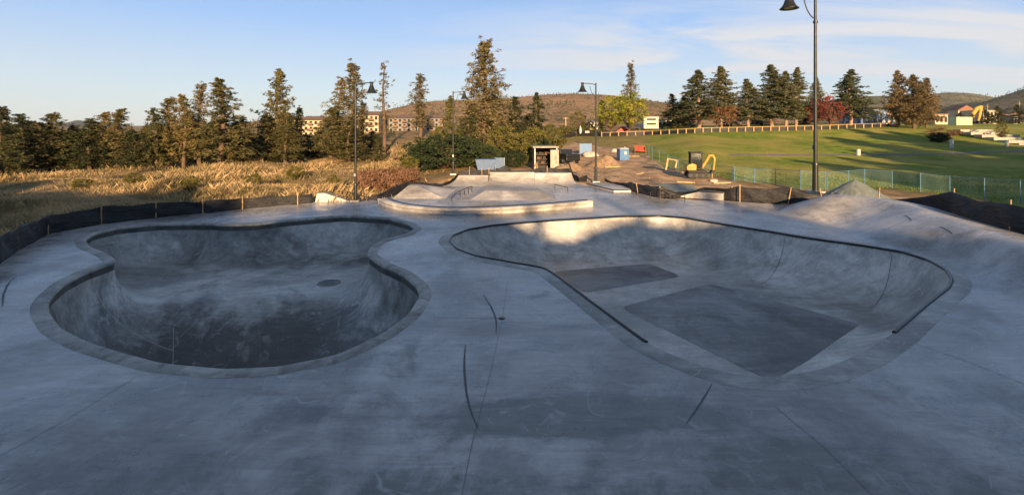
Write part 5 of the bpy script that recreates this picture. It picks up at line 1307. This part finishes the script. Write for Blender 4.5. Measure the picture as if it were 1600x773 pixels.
# utility poles in the town
for px, Yb, t_, lab in ((884, 150, 183, 'thin utility pole left of the parasol'), (1543, 300, 163, 'thin mast beside the building site'), (1593, 330, 158, 'thin mast at the far right')):
    x = xat(px, Yb); z = float(Zt(x, Yb)); h = zat(t_, Yb) - z
    o = thing('utility_pole', lab, 'utility pole', (x, Yb, z)); MB().cyl((0, 0, 0), (0, 0, h), .16, .1, n=6).build('pole', M['timber'], o); MB().box((0, 0, h * .9), (1.8, .1, .1)).build('crossarm', M['timber'], o)

# ------------------------------------------------------------------ hills
def fbm(x, y, s, seed):
    r = np.random.default_rng(seed); o = 0; a = 1
    for k in range(6):
        p = r.random(4) * 6.28; d = r.random() * 3.14
        xx = x * math.cos(d) - y * math.sin(d); yy = x * math.sin(d) + y * math.cos(d)
        o = o + a * np.sin(xx / s * 6.28 + p[0] + 1.2 * np.sin(yy / s * 4 + p[1])) * np.cos(yy / s * 6.28 + p[2]); a *= .5; s *= .52
    return o
def hillmat(name, lo, hi, dark, dens=.5, sc=.02):
    m, nt, b = newmat(name); v = worldpos(nt)
    n1 = noise(nt, v, sc * .25, 5, .6); n2 = noise(nt, v, sc * 3, 6, .7); n3 = noise(nt, v, sc * 7, 3, .7)
    col = ramp(nt, n2, [(.35, lo), (.65, hi)])
    tr = math_(nt, 'ADD', math_(nt, 'MULTIPLY', n3, .6), math_(nt, 'MULTIPLY', n1, .4))
    col = mix(nt, ramp(nt, tr, [(dens - .03, 1.0), (dens + .04, 0.0)]), col, dark)
    nt.links.new(col, b.inputs['Base Color']); b.inputs['Roughness'].default_value = 1; b.inputs['Specular IOR Level'].default_value = 0
    bump(nt, b, n2, 12, .8); return m
HF = []
def hill(name, sky, Y0, Y1, z0, mat, seed, ntrees=0, amp=1.0):
    pxs = np.array([s[0] for s in sky], float); pys = np.array([s[1] for s in sky], float)
    nu, nv = 220, 60
    u = np.linspace(pxs[0], pxs[-1], nu); zt = H + (HZ - np.interp(u, pxs, pys)) * Y1 / F
    zt = np.convolve(np.pad(zt, 4, 'edge'), np.ones(9) / 9, 'valid')
    V = []
    s = np.linspace(0, 1.6, nv)
    hgt = lambda ss, zt_: z0 + (zt_ - z0) * np.where(ss < 1, sm01(ss * .5 + .0) / sm01(.5) * (.5 + .5 * ss), 1 - (ss - 1) * .5)
    S, U = np.meshgrid(s, u, indexing='ij'); ZT = np.tile(zt, (nv, 1)); YY = Y0 + (Y1 - Y0) * S; XX = xat(U, YY)
    ZZ = hgt(S, ZT) + fbm(XX, YY, (Y1 - Y0) * .5, seed) * (Y1 * .006) * amp * np.sin(np.clip(S, 0, 1) * math.pi)
    V = np.c_[XX.ravel(), YY.ravel(), ZZ.ravel()]
    i = (np.arange(nv - 1)[:, None] * nu + np.arange(nu - 1)[None, :]).ravel()
    f = np.c_[i, i + 1, i + nu + 1, i + nu]
    o = link(name, np_mesh(name, V, f, mat, True)); tag(o, None, None, None, 'structure')
    if ntrees:
        rng = np.random.default_rng(seed + 5); k = rng.integers(0, nv - 4, ntrees * 3) * nu + rng.integers(0, nu, ntrees * 3)
        c = V[k] + rng.normal(0, 1, (len(k), 3)) * np.array([12, 12, 0]); den = fbm(c[:, 0], c[:, 1], (Y1 - Y0) * .35, seed + 9) + (c[:, 2] - z0) / (zt.max() - z0) * 1.2
        c = c[np.argsort(-den)[:ntrees]]
        HF.append((c, rng.uniform(.6, 1.25, len(c)) * Y1 * .0034))
hill('hills', [(330, 200), (380, 193), (420, 185), (470, 183), (560, 182), (620, 168), (660, 159), (720, 156), (800, 153), (860, 147), (900, 146), (960, 149), (1010, 157), (1060, 163), (1120, 172), (1230, 188), (1300, 200)], 420, 1250, -4, hillmat('burnt hillside', (.26, .17, .105), (.38, .26, .165), (.10, .10, .05), .46), 3, 5200)
hill('hills', [(1180, 178), (1330, 153), (1360, 150), (1420, 151), (1480, 144.5), (1515, 145), (1560, 153), (1610, 160), (1800, 175)], 900, 2600, -8, hillmat('forested hillside', (.15, .145, .09), (.22, .20, .125), (.07, .085, .05), .50, .01), 8, 4200)
hill('hills', [(1440, 190), (1500, 172), (1540, 158), (1575, 147), (1605, 137), (1700, 112), (1900, 85)], 500, 1700, -8, hillmat('near forested hillside', (.17, .14, .085), (.25, .2, .12), (.06, .075, .045), .50, .015), 12, 3600)
hill('hills', [(-300, 215), (-100, 206), (40, 207), (95, 206), (125, 196), (150, 200), (210, 206), (330, 207), (420, 208)], 2500, 5200, -10, hillmat('far blue mountain', (.07, .09, .10), (.11, .13, .14), (.04, .055, .06), .5, .006), 15)  # bluish distance haze is painted into this base colour
def conecloud(pts, hs, name, label, mat):
    n = 5; rng = np.random.default_rng(4); base = []; 
    an = np.arange(n) / n * 2 * math.pi
    c = pts; r = hs * .24
    ring = np.stack([np.c_[c[:, 0] + r * np.cos(a + hs), c[:, 1] + r * np.sin(a + hs), c[:, 2] + hs * .05] for a in an], 1)
    top = (c + np.c_[np.zeros(len(c)), np.zeros(len(c)), hs])[:, None, :]
    V = np.concatenate([ring, top], 1).reshape(-1, 3); b = np.arange(len(c))[:, None] * (n + 1)
    f = np.concatenate([np.stack([b[:, 0] + i, b[:, 0] + (i + 1) % n, b[:, 0] + n], 1) for i in range(n)], 0)
    tag(link(name, np_mesh(name, V, f, mat)), label, 'forest', None, 'stuff')
conecloud(np.vstack([a for a, b in HF]), np.concatenate([b for a, b in HF]), 'hillside_forest', 'far conifers speckling the hillsides', M['needles_dark'])
# scattered town houses on the far slopes, a few pixels each
rng = random.Random(9)
for k in range(16):
    px = rng.choice([rng.uniform(860, 1050), rng.uniform(1440, 1600)]); Yb = rng.uniform(330, 700) if px < 1200 else rng.uniform(260, 520)
    py = rng.uniform(172, 190) if px < 1200 else rng.uniform(180, 190)
    x = xat(px, Yb); z = zat(py, Yb); w = rng.uniform(6, 11)
    if px < 1200: continue
    o = thing('house', 'tiny far house in the town below the right-hand hills', 'building', (x, Yb, z), rng.uniform(-.4, .4), 'tiny houses of the far town')
    MB().box((0, 0, -3), (w, 8, 12)).build('wall', rng.choice([M['cream'], M['white_paint'], M['grey_stucco']]), o)
    MB().side([(-w / 2 - .5, 3), (w / 2 + .5, 3), (0, 5.5)], -4.6, 4.6).build('roof', rng.choice([M['roof_brown'], M['roof_red'], M['grey_stucco']]), o)

# ------------------------------------------------------------------ unseen rise and pines added behind the viewpoint, shaped to shade the park
SD = Vector((-.12, .993)).normalized()
SUN_EL = 12.0
def shade_rise():
    xs = np.linspace(-190, 150, 240); ss = np.linspace(-1, 1, 30); V = []
    crest = np.interp(xs, [-190, -84, -29, -10, 6, 18, 21.5, 23.6, 25.0, 30, 38, 56, 150], [16.5, 16.5, 15.2, 13.7, 12.55, 12.5, 12.1, 11.9, 9.8, 9.0, 8.0, 6.5, 6.5]) + .5 * np.sin(xs * .37) + .35 * np.sin(xs * .9 + 1)
    crest = crest * (math.tan(R(SUN_EL)) / math.tan(R(9.0)))
    for s in ss: V.append(np.c_[xs, np.full(len(xs), -57 + s * 30), -1 + (crest + 1) * math.cos(s * math.pi / 2) ** 1.3])
    V = np.vstack(V); nu = len(xs); i = (np.arange(len(ss) - 1)[:, None] * nu + np.arange(nu - 1)[None, :]).ravel()
    tag(link('hill', np_mesh('hill', V, np.c_[i, i + 1, i + nu + 1, i + nu], simple('rough hillside', (.15, .13, .06), .95, 0, .3, .2), True)), None, None, None, 'structure')  # unseen rise, added for the shade it throws
    def cz(x): return float(np.interp(x, xs, crest))
    return cz
cz = shade_rise()
rr = random.Random(12)
bt = [(-60, 6), (-45, 5), (-33, 6), (-20, 5), (-12, 3.6), (-4, 4.2), (2, 2.8), (8, 4.0), (15, 2.6), (19, 3.8), (24, 2.0), (27, 2.6), (31, 1.6), (35, 3.4), (40, 3.0), (46.2, 4.6), (59, 5), (63, 8.5)]
for bx, bh in bt:
    bx -= 24
    cm, tm = SPEC['pine'][rr.randrange(5)]
    o = thing('pine_tree', 'unseen pine shading the park from the rise behind the viewpoint', 'tree', (bx, -57 + rr.uniform(-2, 2), cz(bx) - .8), rr.random() * 6, 'unseen pines shading the park from behind the viewpoint', (bh / 9,) * 2 + (bh / 10,))
    link('crown', cm, o); link('trunk', tm, o)
# tall conifers off to the right whose shadows streak the lawn
tips = [(1232, 256, 56), (1282, 216, 82), (1335, 204, 92), (1378, 207, 92), (1300, 248, 60), (1350, 238, 66), (1425, 222, 82), (1470, 236, 70), (1520, 215, 92), (1400, 262, 54), (1500, 262, 56), (1330, 232, 66), (1560, 235, 75), (1600, 212, 98), (1450, 280, 44), (1335, 281, 43), (1400, 286, 42), (1490, 292, 39), (1560, 302, 35), (1545, 268, 50)]
for q_, (tpx, tpy, tY) in enumerate(tips):
    by = (-14, 4, 16, -4, 9)[q_ % 5]; tx = xat(tpx, tY); tz = float(Zt(tx, tY)); bx = tx + (tY - by) * .1208
    if bx < 1.1 * by + 8: by = -10; bx = tx + (tY - by) * .1208
    bh = tz - float(Zt(bx, by)) + (tY - by) / .993 * math.tan(R(SUN_EL))
    cm, tm = SPEC['spruce'][rr.randrange(4)]
    o = thing('spruce_tree', 'tall spruce beyond the right side of the lawn', 'tree', (bx, by, float(Zt(bx, by)) - .3), rr.random() * 6, 'spruces beyond the right side of the lawn', (bh / 3.7,) * 2 + (bh / 10,))
    link('crown', cm, o); link('trunk', tm, o)

hz = MB().box((0, 2450, 340), (11900, 5850, 900)); m_ = D.materials.new('thin air'); m_.use_nodes = True
for n_ in list(m_.node_tree.nodes):
    if n_.type == 'BSDF_PRINCIPLED': m_.node_tree.nodes.remove(n_)
pv = m_.node_tree.nodes.new('ShaderNodeVolumePrincipled'); pv.inputs['Color'].default_value = (.80, .88, 1, 1); pv.inputs['Density'].default_value = .00004
m_.node_tree.links.new(pv.outputs[0], m_.node_tree.nodes['Material Output'].inputs['Volume'])
HAZE = hz.build('haze', m_); tag(HAZE, 'thin morning haze over the valley', 'haze', None, 'stuff')

# ------------------------------------------------------------------ light, sky
w = D.worlds.new('World'); scene.world = w; w.use_nodes = True; nt = w.node_tree
bg = nt.nodes['Background']; sky = nt.nodes.new('ShaderNodeTexSky'); sky.sky_type = 'NISHITA'; sky.sun_disc = False
rot = math.atan2(-SD.x, -SD.y)
sky.sun_elevation = R(SUN_EL); sky.sun_rotation = rot; sky.air_density = 1.0; sky.dust_density = .6; sky.ozone_density = 1.5; sky.altitude = 350
tc = nt.nodes.new('ShaderNodeTexCoord'); sx = nt.nodes.new('ShaderNodeSeparateXYZ'); nt.links.new(tc.outputs['Generated'], sx.inputs[0])
# thin cirrus: project the direction onto a high flat layer
zz = math_(nt, 'ADD', math_(nt, 'MAXIMUM', sx.outputs[2], 0.0), .06)
cx_ = math_(nt, 'DIVIDE', sx.outputs[0], zz); cy_ = math_(nt, 'DIVIDE', sx.outputs[1], zz)
cb = nt.nodes.new('ShaderNodeCombineXYZ'); nt.links.new(cx_, cb.inputs[0]); nt.links.new(cy_, cb.inputs[1])
mp = N(nt, 'ShaderNodeMapping'); mp.inputs['Rotation'].default_value = (0, 0, R(-32)); mp.inputs['Scale'].default_value = (.30, .62, 1); nt.links.new(cb.outputs[0], mp.inputs[0])
c1 = noise(nt, mp.outputs[0], 1.1, 9, .62, .9); c2 = noise(nt, cb.outputs[0], .25, 4, .5)
az = math_(nt, 'ARCTAN2', sx.outputs[0], sx.outputs[1])     # direction east of straight ahead
el = math_(nt, 'ARCSINE', sx.outputs[2])
azm = ramp(nt, math_(nt, 'ADD', math_(nt, 'MULTIPLY', az, .5), .5), [(.35, 0.0), (.50, .55), (.62, 1.0), (.85, 1.0)])
elm = ramp(nt, el, [(.0, .6), (.06, 1.0), (.16, 1.0), (.24, .25), (.30, 0.0)])
cl = ramp(nt, math_(nt, 'ADD', math_(nt, 'MULTIPLY', c1, .75), math_(nt, 'MULTIPLY', c2, .25)), [(.45, 0.0), (.55, .95)])
cf = math_(nt, 'MULTIPLY', math_(nt, 'MULTIPLY', azm, elm), cl)
grad = ramp(nt, el, [(0.0, (3.3, 3.65, 3.7)), (.07, (2.75, 3.55, 4.3)), (.20, (1.45, 2.6, 4.7)), (.30, (1.1, 2.15, 4.1)), (.48, (1.0, 1.5, 2.4)), (1.0, (.62, .80, 1.15))])
skc = mix(nt, .86, sky.outputs[0], grad)
CLOUD = (3.7, 3.85, 4.1)
col = mix(nt, cf, skc, CLOUD)
nt.links.new(col, bg.inputs[0]); bg.inputs[1].default_value = .09
sl = D.lights.new('sun', 'SUN'); sl.energy = 5.0; sl.angle = R(.5); sl.color = (1.0, .67, .36)
so = D.objects.new('sun', sl); COL.objects.link(so)
dirv = Vector((SD.x * math.cos(R(SUN_EL)), SD.y * math.cos(R(SUN_EL)), -math.sin(R(SUN_EL))))
so.rotation_euler = dirv.to_track_quat('-Z', 'Y').to_euler()

cam = D.cameras.new('camera'); co = D.objects.new('camera', cam); COL.objects.link(co); scene.camera = co
co.location = (0, 0, H); co.rotation_euler = (R(90), 0, 0)
cam.sensor_width = 36; cam.lens = 36 * F / 1600; cam.shift_y = -(386.5 - HZ) / 1600; cam.clip_start = .1; cam.clip_end = 20000
vs_ = scene.view_settings; vs_.view_transform = 'Standard'; vs_.look = 'None'; vs_.gamma = 1.0; vs_.exposure = 1.2; vs_.use_curve_mapping = False
scene.cycles.max_bounces = 6; scene.cycles.diffuse_bounces = 3; scene.cycles.transparent_max_bounces = 12; scene.cycles.use_denoising = True
